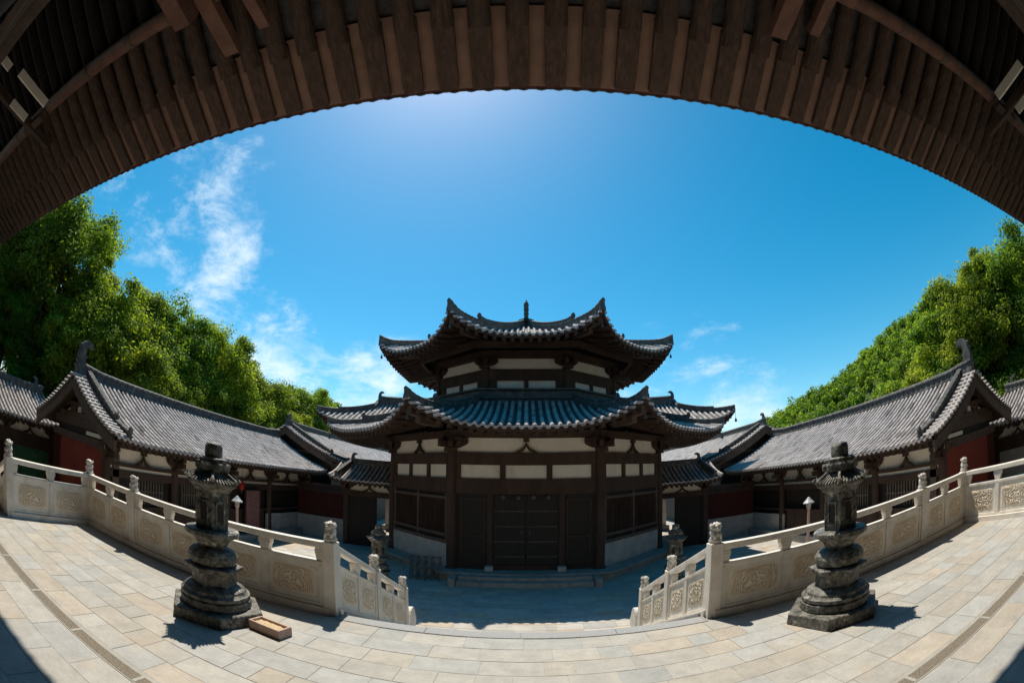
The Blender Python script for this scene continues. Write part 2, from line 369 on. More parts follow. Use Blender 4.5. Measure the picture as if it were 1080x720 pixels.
def ridge_mesh(mb, path, w=.2, h=.3, rib=.11, base=-.04, tipk=1.0):
    # stacked ridge tiles: resample the path and alternate the width
    P = [Vector(p) for p in path]; out = [P[0]]
    for a, b in zip(P, P[1:]):
        n = max(1, round((b-a).length/rib)); out += [a+(b-a)*i/n for i in range(1, n+1)]
    sc = [((1.0, 1) if i % 2 else (.78, .985)) for i in range(len(out))]
    if tipk > 1: sc = [(a, b*(1+(tipk-1)*max(0, 1-i*rib/.9)**2)) for i, (a, b) in enumerate(sc)]
    sec = [(-w*.55, base), (w*.55, base), (w*.5, h*.22), (w*.36, h*.25), (w*.36, h*.72), (w*.52, h*.76), (w*.45, h*.9), (0, h*1.04), (-w*.45, h*.9), (-w*.52, h*.76), (-w*.36, h*.72), (-w*.36, h*.25), (-w*.5, h*.22)]
    mb.sweep(out, sec, scl=sc)
def chiwen(mb, c, dx, dy, s=1.0, th=.16):   # horned ridge end; (dx,dy) points along the ridge inwards
    d = Vector((dx, dy, 0)).normalized(); nn = Vector((-d.y, d.x, 0))
    o = [(-.16, -.05), (-.20, .25), (-.22, .5), (-.17, .74), (-.06, .93), (.10, 1.02), (.26, 1.0), (.40, .90), (.30, .90), (.40, .80), (.22, .84), (.12, .78), (.07, .66), (.10, .55), (.20, .50), (.12, .42), (.16, .30), (.26, .2), (.24, -.05)]
    pts = [Vector(c)+d*(a*s)+Vector((0, 0, b*s))-nn*th*s/2 for a, b in o]
    mb.prism(pts, nn*th*s)
    for k in range(5):
        q = Vector(c)+d*(-.20+.02*k)*s+Vector((0, 0, (.15+.17*k)*s)); mb.ball(q, .05*s, .11*s, .06*s, 6, 5)

# ================================================================== GROUND
g = MB(); g.box(-260, 260, -120, 400, -2.2, -1.66)
structure(g.build('ground', GROUND))
def slabs(x0, x1, y0, y1, z, dw, dh, tone, gap=.006, jit=.4, skip=None, seed=1):
    rr = random.Random(seed); vs = MB(); tints = []; y = y0; row = 0
    while y < y1-.02:
        h = dh; yb = min(y+h, y1)
        x = x0-rr.random()*dw
        while x < x1:
            ww = dw*(1+rr.uniform(-jit, jit)); a, b = max(x, x0)+gap, min(x+ww, x1)-gap
            if b-a > .04 and not (skip and skip((a+b)/2, (y+yb)/2)):
                dz = rr.uniform(0, .003); c = .004
                p = [(a, y+gap, z+dz-.002), (b, y+gap, z+dz-.002), (b, yb-gap, z+dz-.002), (a, yb-gap, z+dz-.002), (a+c, y+gap+c, z+dz), (b-c, y+gap+c, z+dz), (b-c, yb-gap-c, z+dz), (a+c, yb-gap-c, z+dz)]
                vs.add(p, [(4, 5, 6, 7), (0, 1, 5, 4), (1, 2, 6, 5), (2, 3, 7, 6), (3, 0, 4, 7)])
                t = tone(rr); tints += [t]*5
            x += ww
        y = yb; row += 1
    return vs, tints
def tone_t(rr):
    q = rr.random(); k = rr.uniform(.92, 1.06)
    c = (.415, .395, .36) if q < .46 else (.395, .39, .37) if q < .72 else (.42, .385, .335) if q < .90 else (.43, .38, .32) if q < .96 else (.365, .365, .35)
    return tuple(v*k for v in c)
def tone_g(rr):
    q = rr.random(); k = rr.uniform(.92, 1.05)
    c = (.395, .39, .375) if q < .6 else (.41, .39, .36) if q < .88 else (.41, .37, .32)
    return tuple(v*k for v in c)
def tone_c(rr):
    q = rr.random(); k = rr.uniform(.85, 1.1)
    c = (.52, .475, .41) if q < .5 else (.48, .45, .41) if q < .75 else (.56, .45, .34)
    return tuple(v*k for v in c)
b = MB(); b.box(-7.2, 7.45, 2.42, 4.36, -1.6, -.003); b.box(-24, 24, -9, 2.42, -1.6, -.003)
structure(b.build('terrace', MORT))
vs, tn = slabs(-7.2, 7.45, 1.84, 4.32, 0, .44, .31, tone_t, seed=3, gap=.0022, jit=.5)
structure(vs.build('terrace_paving', PAVE, tints=tn))
vs, tn = slabs(-14, 14, -1.0, 1.655, 0, .8, .33, tone_g, seed=5, gap=.0025)
structure(vs.build('terrace_paving', PAVE, tints=tn))
vs, tn = slabs(-14, -7.2, 1.84, 2.42, 0, .42, .31, tone_t, seed=8); structure(vs.build('terrace_paving', PAVE, tints=tn))
c = MB(); gm = MB()
x = -13.6
segs = []
while x < 13.6:
    nx = x+rnd.uniform(.85, 1.15); gm.box(x, nx-.035, 1.67, 1.79, -.003, .0035); c.box(nx-.035, nx, 1.67, 1.79, -.003, .006); x = nx
c.box(-13.6, 13.6, 1.655, 1.67, -.003, .002); c.box(-13.6, 13.6, 1.79, 1.84, -.003, .002)
structure(gm.build('gravel_channel', GRAV)); structure(c.build('channel_kerb', PAVE, tints=[(.37, .35, .315)]*len(c.f)))
# edge kerbs of the terrace and its face
k = MB(); x = -2.0
while x < 1.95: nx = min(x+.98, 1.95); k.box(x+.002, nx-.002, 4.325, 4.52, -.12, .008); x = nx
structure(k.build('stair_edge_kerb', GRAN, bevel=.006))
k = MB(); k.box(-7.25, -2.0, 4.36, 4.66, -1.6, -.01); k.box(1.95, 7.5, 4.36, 4.66, -1.6, -.01); k.box(-2.0, 1.95, 4.36, 4.5, -1.6, -.13)
k.box(-7.3, -7.2, 2.6, 4.66, -1.6, -.01); k.box(7.45, 7.55, 2.4, 4.66, -1.6, -.01)
structure(k.build('terrace_retaining_wall', STONEW))
# main stairs to the courtyard
st = MB()
for i in range(11): st.box(-2.0, 1.95, 4.5+i*.33, 8.2, -1.6, -.145*(i+1)) if i == 10 else st.box(-2.0, 1.95, 4.5+i*.33, 4.5+(i+1)*.33, -1.6, -.145*(i+1))
structure(st.build('stair', STONEW, bevel=.008))
# courtyard paving
b = MB(); b.box(-16, 16, 4.5, 60, -1.66, -1.606); structure(b.build('courtyard', MORT))
vs, tn = slabs(-10.7, 10.7, 4.7, 26, -1.6, .62, .42, tone_c, seed=11, jit=.3, skip=lambda x, y: abs(x) < 2.0 and y < 8)
structure(vs.build('courtyard_paving', PAVEC, tints=tn))

# ================================================================== RAILINGS
def frame_of(a, b):
    a = Vector(a); b = Vector(b); d = b-a; return a, d
def lion(mb, x, y, z, s=1):
    mb.lathe([(0, .062), (.02, .075), (.045, .078), (.06, .062), (.07, .068)], 14, (x, y, z))
    mb.ball((x, y, z+.115), .066*s, .066*s, .07*s, 14, 10, .35, 3.2)
    mb.ball((x, y-.018, z+.185), .058*s, .058*s, .052*s, 14, 10, .55, 4.5)
    for i in range(9):
        a = i*2*math.pi/9+.3; mb.ball((x+.055*math.cos(a), y+.055*math.sin(a), z+.195+.012*(i % 2)), .022, .022, .022, 6, 5)
    for i in (-1, 1): mb.ball((x+.035*i, y-.055, z+.09), .022, .03, .04, 6, 5, .3)
    mb.ball((x, y-.07, z+.175), .026, .024, .02, 7, 5, .3)
def make_relief(w, h):
    key = (round(w, 2), round(h, 2)); 
    nx, ny = 84, 46; vs = []; fs = []
    for j in range(ny+1):
        for i in range(nx+1):
            u, v = i/nx, j/ny; X, Z = (u-.5)*w, (v-.5)*h
            m = max(0, min(1, min(u, 1-u)*9))*max(0, min(1, min(v, 1-v)*7))
            # scrolling leaf tendrils: ridges of warped noise
            q = Vector((X*8, Z*8, w*7)); wx = noise.noise(q*.8)*1.4; wz = noise.noise(q*.8+Vector((9, 4, 1)))*1.4
            r = abs(math.sin((X*58+wx*6)))*.4+abs(math.sin(math.hypot(X*60+wx*6, Z*62+wz*7)))*.6
            r2 = abs(noise.noise(Vector((X*62, Z*62, 3+w))))*1.4
            vs.append((X, -.022*m*max(0, r*.8+r2*.5-.35)-.001, Z))
    n = nx+1
    for j in range(ny):
        for i in range(nx): fs.append((j*n+i, j*n+i+1, (j+1)*n+i+1, (j+1)*n+i))
    me = bpy.data.meshes.new('carved_relief'); me.from_pydata(vs, [], fs); me.materials.append(CARV)
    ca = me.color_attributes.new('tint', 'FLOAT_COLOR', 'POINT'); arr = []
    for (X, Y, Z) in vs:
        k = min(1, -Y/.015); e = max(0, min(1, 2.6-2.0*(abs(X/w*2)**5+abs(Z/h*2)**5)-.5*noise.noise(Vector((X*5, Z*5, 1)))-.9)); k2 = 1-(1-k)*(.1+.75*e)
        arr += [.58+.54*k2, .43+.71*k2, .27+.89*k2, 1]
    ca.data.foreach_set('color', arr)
    me.polygons.foreach_set('use_smooth', [True]*len(fs)); return me
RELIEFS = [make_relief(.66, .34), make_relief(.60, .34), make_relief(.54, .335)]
lion_me = None
def railing(label, pts, group='white marble railings round the terrace', zpts=None, openstart=False, both=True, post_h=.90, relief_side=-1, skip_posts=()):
    root = thing('stone_railing', label, 'railing', (*pts[0], zpts[0] if zpts else 0), 0, group)
    zpts = zpts or [0]*len(pts)
    for i, (x, y) in enumerate(pts):
        if i in skip_posts: continue
        d = Vector(pts[min(i+1, len(pts)-1)])-Vector(pts[max(i-1, 0)]); a = math.atan2(d.y, d.x)
        # posts square to the axes
        p = MB(); h = .078; z = zpts[i]; 
        p.box(x-h, x+h, y-h, y+h, z-.02 if zpts[i] == 0 else z-.25, z+.875)
        o = p.build('post', MARB, root, bevel=.008)
        q = MB(); lion(q, x, y, z+.870); q.build('carved_lion', LION, o, smooth=True)
    for i in range(len(pts)-1):
        A = Vector((*pts[i], zpts[i])); B = Vector((*pts[i+1], zpts[i+1])); D = B-A; Lh = math.hypot(D.x, D.y); e = Vector((D.x, D.y, 0))/Lh; slope = D.z/Lh
        n = Vector((e.y, -e.x, 0))
        if n.dot(Vector((0-A.x, 0-A.y, 0))) < 0: n = -n
        def P(u, d, z): return Vector((A.x, A.y, A.z+slope*u))+e*u+n*d+Vector((0, 0, z))
        def bx(mb, u0, u1, d, z0, z1, d0=None):
            d0 = -d if d0 is None else d0
            mb.hexa([P(u0, d0, z0), P(u1, d0, z0), P(u1, d, z0), P(u0, d, z0), P(u0, d0, z1), P(u1, d0, z1), P(u1, d, z1), P(u0, d, z1)])
        u0, u1 = .078, Lh-.078; mid = (u0+u1)/2
        pn = MB()
        bx(pn, u0-.08, u1+.08, .10, -.012, .085)                 # ground sill
        bx(pn, u0, u1, .045, .085, .63)                          # slab
        bx(pn, u0, u1, .062, .595, .636)                         # top fillet of the slab
        for (a, b) in ((u0, u0+.055), (mid-.05, mid+.05), (u1-.055, u1)): bx(pn, a, b, .060, .09, .594)
        bx(pn, u0+.055, mid-.05, .058, .088, .125); bx(pn, mid+.05, u1-.055, .058, .088, .125)
        pn.build('carved_panel', MARB, root, bevel=.005)
        hr = MB(); bx(hr, u0, u1, .06, .79, .865); 
        hr.build('handrail', MARB, root, bevel=.012)
        # vase shaped supports under the rail
        for (cu, half) in ((u0+.045, 0), (mid, 1), (u1-.045, 0)):
            vz = MB(); pr = [(.637, .055), (.66, .062), (.70, .072), (.74, .092), (.77, .088), (.789, .07)]
            for (za, wa), (zb, wb) in zip(pr, pr[1:]):
                if half: lo = (cu-wa, cu+wa, cu-wb, cu+wb)
                elif cu < mid: lo = (u0, cu+wa*.7, u0, cu+wb*.7)
                else: lo = (cu-wa*.7, u1, cu-wb*.7, u1)
                vz.hexa([P(lo[0], -.045, za), P(lo[1], -.045, za), P(lo[1], .045, za), P(lo[0], .045, za), P(lo[2], -.045, zb), P(lo[3], -.045, zb), P(lo[3], .045, zb), P(lo[2], .045, zb)])
            vz.build('vase_support', MARB, root, bevel=.006)
        for (a, b) in ((u0+.055, mid-.05), (mid+.05, u1-.055)):
            wdt = (b-a)-.09
            src = RELIEFS[0] if wdt > .6 else RELIEFS[1] if wdt > .5 else RELIEFS[2]
            base = .66 if wdt > .6 else .60 if wdt > .5 else .54
            for sd in ((1,) if not both else (1, -1)):
                me = src.copy()
                for v in me.vertices:
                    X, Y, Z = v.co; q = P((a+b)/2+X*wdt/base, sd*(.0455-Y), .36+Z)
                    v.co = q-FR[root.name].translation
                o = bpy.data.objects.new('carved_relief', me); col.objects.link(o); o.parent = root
    return root
railing('long left railing run with carved panels behind the left lantern, ending at the stair head', [(-2.11, 4.50), (-3.86, 4.47), (-5.61, 4.44), (-7.06, 4.40)])
railing('short left side railing turning back from the far corner post towards the viewer', [(-7.06, 4.40), (-7.04, 2.53)], skip_posts=(0,), both=False)
railing('stair railing falling away leftwards from the corner post at the left edge', [(-7.04, 2.53), (-8.5, 2.53)], zpts=[0, -.66], skip_posts=(0,), both=False)
railing('long right railing run with yellowed carved panels behind the right lantern', [(2.05, 4.50), (3.95, 4.47), (5.84, 4.45), (7.27, 4.40)])
railing('short right side railing turning back from the far corner post, cut by the right edge', [(7.27, 4.40), (7.27, 2.70), (7.27, 1.0)], skip_posts=(0,), both=False)
railing('left handrail stepping down the stair to the courtyard', [(-2.11, 4.50), (-2.11, 5.97), (-2.11, 7.45)], zpts=[0, -.60, -1.24], skip_posts=(0,), both=True)
railing('right handrail stepping down the stair to the courtyard', [(2.05, 4.50), (2.05, 6.0), (2.05, 7.42)], zpts=[0, -.60, -1.22], skip_posts=(0,), both=True)
# sloping cheek walls and drum stones belong to the stair
for sx, xx in ((-1, -2.11), (1, 2.05)):
    q = MB(); q.prism([(xx-.12, 4.60, -1.6), (xx-.12, 8.3, -1.6), (xx-.12, 8.3, -1.5), (xx-.12, 4.60, .02)], (.24, 0, 0)); structure(q.build('stair_cheek_wall', GRAN))
    o = thing('drum_stone', 'round drum stone closing the foot of the %s stair handrail' % ('left' if sx < 0 else 'right'), 'drum stone', (xx, 8.0, -1.6), 0, 'drum stones at the stair foot')
    q = MB(); pts = [(xx-.05, 7.93+.25*math.cos(a)*(.8 if math.sin(a) > 0 else 1), -1.16+.29*math.sin(a)) for a in [i*2*math.pi/20 for i in range(20)]]
    q.prism(pts, (.1, 0, 0)); q.box(xx-.055, xx+.055, 7.55, 8.2, -1.6, -1.35); q.build('scroll', MARB, o, bevel=.01)

# ================================================================== STONE LANTERNS
def lantern(name, label, loc, rz, group=None, s=1.0):
    o = thing(name, label, 'stone lantern', loc, rz, group); X, Y, Z = loc
    def lt(nm, prof, n, rot=0, fn=None, smooth=False, mt=LSTONE, bev=0):
        q = MB(); q.lathe([(z*s, r*s) for z, r in prof], n, loc, rot+rz, fn); return q.build(nm, mt, o, smooth=smooth, bevel=bev)
    lt('plinth', [(0, .555), (.115, .55), (.125, .535)], 6, bev=.012)
    lt('base_moulding', [(.125, .385), (.14, .395), (.205, .392), (.215, .38), (.22, .36)], 48, fn=lambda a, z: 1+.014*math.sin(a*22))
    lt('base_ring', [(.22, .365), (.228, .385), (.262, .385), (.272, .36), (.285, .345), (.31, .335), (.33, .30), (.345, .265)], 48, fn=lambda a, z: 1+.012*abs(math.sin(a*8)))
    lt('waist_block', [(.345, .262), (.36, .252), (.485, .252), (.495, .262)], 6, math.pi/6, bev=.008)
    lt('waist_slab', [(.495, .31), (.51, .33), (.545, .332), (.555, .30), (.56, .25)], 6, math.pi/6, bev=.006)
    lt('lotus_drum', [(.56, .225), (.575, .252), (.61, .272), (.645, .275), (.68, .262), (.71, .235), (.728, .19), (.735, .155)], 64, fn=lambda a, z: .97+.045*abs(math.sin(a*6)))
    lt('lotus_bowl', [(.735, .15), (.752, .15), (.765, .172), (.80, .188), (.83, .215), (.86, .275), (.875, .298), (.91, .30), (.925, .285), (.93, .22)], 48, math.pi/12, fn=lambda a, z: 1+(.025*abs(math.sin(a*6)) if .78*s < z < .9*s else 0))
    ch = lt('light_chamber', [(.93, .195), (1.30, .188), (1.31, .198)], 6, bev=.006)
    q = MB()
    for i in range(6):
        a = rz+math.pi/6+i*math.pi/3; n = Vector((math.cos(a), math.sin(a), 0)); t = Vector((-n.y, n.x, 0)); c = Vector(loc)+n*.166*s
        q.prism([c+t*u*s+Vector((0, 0, z*s)) for u, z in ((-.035, 1.02), (.035, 1.02), (.035, 1.14), (.022, 1.18), (0, 1.195), (-.022, 1.18), (-.035, 1.14))], n*.006)
    q.each('window_opening', DARK, ch)
    q = MB()
    for i in range(6):      # raised window surround and corner strips
        a = rz+math.pi/6+i*math.pi/3; n = Vector((math.cos(a), math.sin(a), 0)); t = Vector((-n.y, n.x, 0)); c = Vector(loc)+n*.166*s; q.cut()
        ring = [(-.055, .985), (.055, .985), (.055, 1.225), (-.055, 1.225)]; inn = [(-.04, 1.0), (.04, 1.0), (.04, 1.21), (-.04, 1.21)]
        P1 = [c+t*u*s+Vector((0, 0, z*s))+n*.014 for u, z in ring]; P2 = [c+t*u*s+Vector((0, 0, z*s))+n*.014 for u, z in inn]
        P3 = [p-n*.02 for p in P1]; P4 = [p-n*.02 for p in P2]
        q.add(P1+P2+P3+P4, [(k, (k+1) % 4, 4+(k+1) % 4, 4+k) for k in range(4)]+[(k, 8+k, 8+(k+1) % 4, (k+1) % 4) for k in range(4)]+[(4+k, 4+(k+1) % 4, 12+(k+1) % 4, 12+k) for k in range(4)])
    q.each('window_frame', LSTONE, ch)
    for i in range(6):
        a = rz+i*math.pi/3; c = Vector(loc)+Vector((math.cos(a), math.sin(a), 0))*.186*s; q = MB(); q.tube([c+Vector((0, 0, 0.935*s)), c+Vector((0, 0, 1.298*s))], .014*s, 6); q.build('corner_strip', LSTONE, ch)
    r = lt('lantern_roof', [(1.31, .20), (1.325, .225), (1.36, .25), (1.385, .295), (1.402, .298), (1.44, .22), (1.50, .13)], 6, 0)
    q = MB()
    for i in range(6):
        a0 = rz+i*math.pi/3; a1 = a0+math.pi/3
        p0 = Vector((math.cos(a0), math.sin(a0), 0)); p1 = Vector((math.cos(a1), math.sin(a1), 0))
        for k in range(8):
            f = (k+.5)/8; d = p0.lerp(p1, f); up = .03*(abs(f-.5)*2)**2
            q.tube([Vector(loc)+d*.315*s+Vector((0, 0, (1.402+up)*s)), Vector(loc)+d*.22*s+Vector((0, 0, 1.452*s)), Vector(loc)+d*.13*s+Vector((0, 0, 1.512*s))], .013*s, 6)
        q.tube([Vector(loc)+p0*.335*s+Vector((0, 0, 1.46*s)), Vector(loc)+p0*.30*s+Vector((0, 0, 1.428*s)), Vector(loc)+p0*.13*s+Vector((0, 0, 1.525*s))], .02*s, 6)
    q.build('roof_ribs', LSTONE, r)
    lt('finial_collar', [(1.495, .12), (1.51, .16), (1.535, .185), (1.58, .19), (1.60, .18), (1.59, .12)], 32, fn=lambda a, z: 1+.09*math.sin(a*8))
    lt('finial_petals', [(1.575, .10), (1.60, .145), (1.635, .15), (1.65, .125), (1.645, .08)], 24, fn=lambda a, z: 1+.08*math.sin(a*8+1))
    lt('finial_cap', [(1.635, .08), (1.66, .097), (1.68, .10), (1.755, .098), (1.785, .085), (1.80, .04)], 20, smooth=True, bev=.004)
    return o
lantern('stone_lantern', 'tall blackened hexagonal stone lantern with the sand tub at its foot, left of the stair', (-3.05, 3.52, 0), R(12), 'stone lanterns')
lantern('stone_lantern', 'tall blackened hexagonal stone lantern standing alone in front of the right railing', (3.09, 3.52, 0), R(-14), 'stone lanterns')
lantern('stone_lantern', 'small stone lantern in the courtyard shade, left of the hall by the metal rack', (-3.93, 11.5, -1.6), R(5), 'stone lanterns', s=1.04)
lantern('stone_lantern', 'small stone lantern in the courtyard shade, right of the hall above the stair handrail', (4.02, 11.5, -1.6), R(25), 'stone lanterns', s=1.05)

# tub with sand
o = thing('sand_tub', 'small rectangular pinkish stone tub filled with sand beside the left lantern', 'tub', (-2.34, 3.49, 0), R(-9))
def rb(x0, x1, y0, y1, z0, z1, mb, rot, c):
    M_ = Matrix.Translation(Vector(c)) @ Matrix.Rotation(rot, 4, 'Z')
    mb.hexa([M_ @ Vector(p) for p in [(x0, y0, z0), (x1, y0, z0), (x1, y1, z0), (x0, y1, z0), (x0, y0, z1), (x1, y0, z1), (x1, y1, z1), (x0, y1, z1)]])
q = MB(); c = (-2.34, 3.49, 0); a = R(-9)
rb(-.20, .20, -.10, -.075, .0, .10, q, a, c); rb(-.20, .20, .075, .10, .0, .10, q, a, c); rb(-.20, -.175, -.0745, .0745, .0, .10, q, a, c); rb(.175, .20, -.0745, .0745, .0, .10, q, a, c)
q.build('tub_body', TUBM, o, bevel=.004)
q = MB(); vv = []; ff = []
for j in range(9):
    for i in range(21):
        p = Matrix.Translation(Vector(c)) @ Matrix.Rotation(a, 4, 'Z') @ Vector((-.175+.35*i/20, -.075+.15*j/8, .075+.012*noise.noise(Vector((i*.5, j*.5, 2))))); vv.append(p)
for j in range(8):
    for i in range(20): ff.append((j*21+i, j*21+i+1, (j+1)*21+i+1, (j+1)*21+i))
q.add(vv, ff); q.build('sand', SAND, o, smooth=True)

# ================================================================== MAIN OCTAGONAL HALL
CY = 19.35
FX, FY, SX, SY = 2.35, -5.35, 5.2, -2.35
def octo(kf, ks):   # 8 corners, starting front-left then clockwise seen from above
    f = (FX*kf, FY*kf); s = (SX*ks, SY*ks)
    return [(-f[0], CY+f[1]), (f[0], CY+f[1]), (s[0], CY+s[1]), (s[0], CY-s[1]), (f[0], CY-f[1]), (-f[0], CY-f[1]), (-s[0], CY-s[1]), (-s[0], CY+s[1])]
hall = thing('octagonal_hall', 'two-storey dark timber octagonal hall with upswept tiled roofs in the centre', 'hall', (0, CY, -1.6))
FLO = -1.3
# stone base and steps
q = MB(); b = octo(1.11, 1.11); q.prism([(x, y, -1.6) for x, y in b], (0, 0, .24)); b = octo(1.13, 1.13); q.prism([(x, y, -1.36) for x, y in b], (0, 0, .06)); q.build('stone_base', STONEW, hall, bevel=.01)
q = MB(); q.box(-2.0, 2.0, 12.72, 13.27, -1.6, -1.45); q.box(-2.0, 2.0, 12.98, 13.27, -1.448, -1.34); q.box(-2.22, -2.02, 12.55, 13.27, -1.6, -1.33); q.box(2.02, 2.22, 12.55, 13.27, -1.6, -1.33); q.build('front_steps', STONEW, hall, bevel=.01)
W0 = octo(1, 1)
def faces(P): 
    out = []
    for i in range(8):
        a, b = Vector(P[i]), Vector(P[(i+1) % 8]); e = (b-a).normalized(); n = Vector((e.y, -e.x))
        out.append((a, b, e, n, (b-a).length))
    return out
cols = MB()
for i, (x, y) in enumerate(W0):
    q = MB(); q.lathe([(FLO, .21), (FLO+.06, .2), (FLO+.08, .165), (1.0, .165), (2.1, .155), (2.6, .145)], 18, (x, y, 0)); q.build('column', WOOD, hall, smooth=False)
for i, (a, b, e, n, Lw) in enumerate(faces(W0)):
    F = Fr(a, e, n); u0, u1 = .15, Lw-.15
    pl = MB(); F.box(pl, u0, u1, -.06, -.02, 2.50, 3.05); F.box(pl, u0, u1, -.06, -.02, 1.66, 2.14); pl.each('plaster_panel', PLAST, hall)
    bm = MB()
    F.box(bm, u0, u1, -.08, .09, 2.13, 2.52)          # tie beam
    F.box(bm, u0, u1, -.08, .07, 1.20, 1.69)          # lower rail
    F.box(bm, -.1, Lw+.1, -.08, .12, 3.0, 3.24)        # eave purlin
    nwin = 3; ww = (u1-u0)/nwin
    for k in range(nwin+1):
        uu = u0+k*ww; wd = .09 if 0 < k < nwin else .14; F.box(bm, max(u0, uu-wd), min(u1, uu+wd), -.05, .045, 1.69, 2.13)
    bm.each('beam', WOOD, hall, bevel=.006)
    br = MB()
    bracket(br, F, .02, 2.54, 2.99, .48); bracket(br, F, Lw-.02, 2.54, 2.99, .48); renzi(br, F, Lw/2, 2.53, 3.0, .38)
    br.each('bracket', WOOD, hall)
    if i == 0:
        d = MB(); F.box(d, u0, Lw/2-1.13, -.08, -.01, FLO, 1.2); F.box(d, Lw/2+1.13, u1, -.08, -.01, FLO, 1.2); d.each('side_board', DARK, hall)
        fr = MB()
        for s_ in (-1, 1):
            F.box(fr, Lw/2+s_*1.13-.09, Lw/2+s_*1.13+.09, -.08, .05, FLO, 1.2)
            c0 = Lw/2+s_*1.66
            for (p0, p1, z0, z1) in ((c0-.40, c0-.34, -1.0, 1.05), (c0+.34, c0+.40, -1.0, 1.05), (c0-.338, c0+.338, -1.06, -1.0), (c0-.338, c0+.338, 1.0, 1.05), (c0-.338, c0+.338, -.22, -.16)): F.box(fr, p0, p1, -.01, .025, z0, z1)
        F.box(fr, Lw/2-1.04, Lw/2+1.04, -.06, .06, FLO, -1.14); fr.build('door_frame', WOOD, hall, bevel=.005)
        for s_ in (-1, 1):
            dd = MB(); a0, a1 = (Lw/2-1.035, Lw/2-.005) if s_ < 0 else (Lw/2+.005, Lw/2+1.035)
            F.box(dd, a0, a1, -.05, 0, -1.135, 1.195); o = dd.build('door', DARK, hall)
            for zz in (-.85, -.35, .15, .65):
                st_ = MB(); F.box(st_, a0+.04, a1-.04, .0, .006, zz-.012, zz+.012)
                for k in range(9):
                    c = F.p(a0+.09+k*(a1-a0-.18)/8, .0, zz); st_.ball(c, .03, .03, .03, 8, 5)
                st_.build('studded_strap', IRON, o)
            kn = MB(); c = F.p(Lw/2+s_*.12, .01, -.02); kn.ball(c, .05, .03, .05, 10, 6); kn.tube([c+Vector((.05*math.cos(t), -.035, -.05+.05*math.sin(t))) for t in [j*2*math.pi/12 for j in range(13)]], .008, 5); kn.build('door_knocker', BRONZE, o)
        for s_ in (-1, 1):
            c = MB(); F.box(c, Lw/2+s_*1.13-.13, Lw/2+s_*1.13+.13, .06, .34, FLO-.04, FLO+.16); c.build('door_stone', DADO, hall, bevel=.02)
        for s_ in (-.7, -.23, .23, .7):
            c = MB(); F.poly(c, [(Lw/2+s_+.075*math.cos(j*math.pi/3), 1.10+.075*math.sin(j*math.pi/3)) for j in range(6)], .06, .16); c.build('door_peg', WOODB, hall, bevel=.006)
    else:
        d = MB(); F.box(d, u0, u1, -.10, .05, FLO, -.50); d.build('stone_dado', DADO, hall, bevel=.008)
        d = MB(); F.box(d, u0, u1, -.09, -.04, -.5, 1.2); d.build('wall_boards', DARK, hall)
        fr = MB(); m_ = Lw/2
        F.box(fr, u0, u1, -.04, .08, -.5, -.38)
        for uu in (u0+.1, m_, u1-.1): F.box(fr, uu-.06, uu+.06, -.04, .05, -.38, 1.2)
        F.box(fr, u0, u1, -.03, .065, .98, 1.08); F.box(fr, u0, u1, -.03, .065, -.26, -.16); fr.build('window_frame', WOODB, hall, bevel=.005)
        lt_ = MB()
        for (a0, a1) in ((u0+.16, m_-.06), (m_+.06, u1-.16)):
            k = a0+.04
            while k < a1: F.box(lt_, k, k+.028, -.035, 0, -.16, .98); k += .085
        lt_.build('window_lattice', WOOD, hall)
# lower roof
def oct_roof(parent, T0, T1, z0, z1, LF, LS, O, nm, pitch, raft, skipback=False, rh=.30, kn=.3, a=.62):
    zf = conc(z0, z1, a); lifts = [LF, LF, LS, LS, LF, LF, LS, LS]
    for i in range(8):
        A, B = Vector(T0[(i+1) % 8]), Vector(T0[i]); D, C = Vector(T1[(i+1) % 8]), Vector(T1[i])
        # seen from outside: left = A
        A, B, D, C = B, A, C, D
        e = (B-A).normalized(); inw = Vector((CY*0-(A.x+B.x)/2, CY-(A.y+B.y)/2)); n = inw-e*inw.dot(e); n.normalize()
        T = (D-A).dot(n); xd = (D-A).dot(e); xc = (C-A).dot(e); W = (B-A).length
        rf = Roof(A, B, n, T, zf, (lambda xd, T: lambda t: xd*t/T)(xd, T), (lambda W, xc, T: lambda t: W+(xc-W)*t/T)(W, xc, T), lifts[i], lifts[(i+1) % 8], O)
        rf.make(parent, nm, pitch, raft)
    for i in range(8):
        a0, a1 = Vector(T0[i]), Vector(T1[i]); out = (a0-a1).normalized(); pts = []
        def cp(v, dz=0): p = a0.lerp(a1, v); return Vector((p.x, p.y, zf(v)+lifts[i]*(1-v)**2+dz))
        q = MB(); path = [cp(v) for v in [k_/14 for k_ in range(15)]]
        tip = cp(0)+Vector((out.x, out.y, 0))*.05+Vector((0, 0, .05)); ridge_mesh(q, [tip]+path[1:], .19, rh*.8, tipk=(1.55 if z0 > 5 else 1.25))
        q2 = [cp(v, rh*.62) for v in [kn+(1-kn)*k_/10 for k_ in range(11)]]; q2[0].z += .06; ridge_mesh(q, q2, .17, rh*.55)
        q.ball(cp(kn, rh*1.25), .08, .08, .13, 8, 6, .3)
        hr = q.build('hip_ridge', RIDGE, parent)
        # corner beam under the tip
        q = MB(); pth = [cp(v, -.26) for v in (0.03, .12, .25, .4)]; q.sweep(pth, [(-.09, -.12), (.09, -.12), (.09, .10), (-.09, .10)])
        pth = [cp(v, -.44) for v in (0.14, .25, .4)]; q.sweep(pth, [(-.09, -.10), (.09, -.10), (.09, .08), (-.09, .08)]); q.build('corner_beam', WOODB, parent)
        if i in (0, 1, 2, 7):
            q = MB(); c = cp(.02, -.42); q.tube([c+Vector((0, 0, .2)), c], .008, 5); q.lathe([(-.14, .055), (-.10, .045), (-.02, .03), (0, .01)], 10, c); q.build('wind_bell', BRONZE, parent)
lowr = thing  # (alias unused)
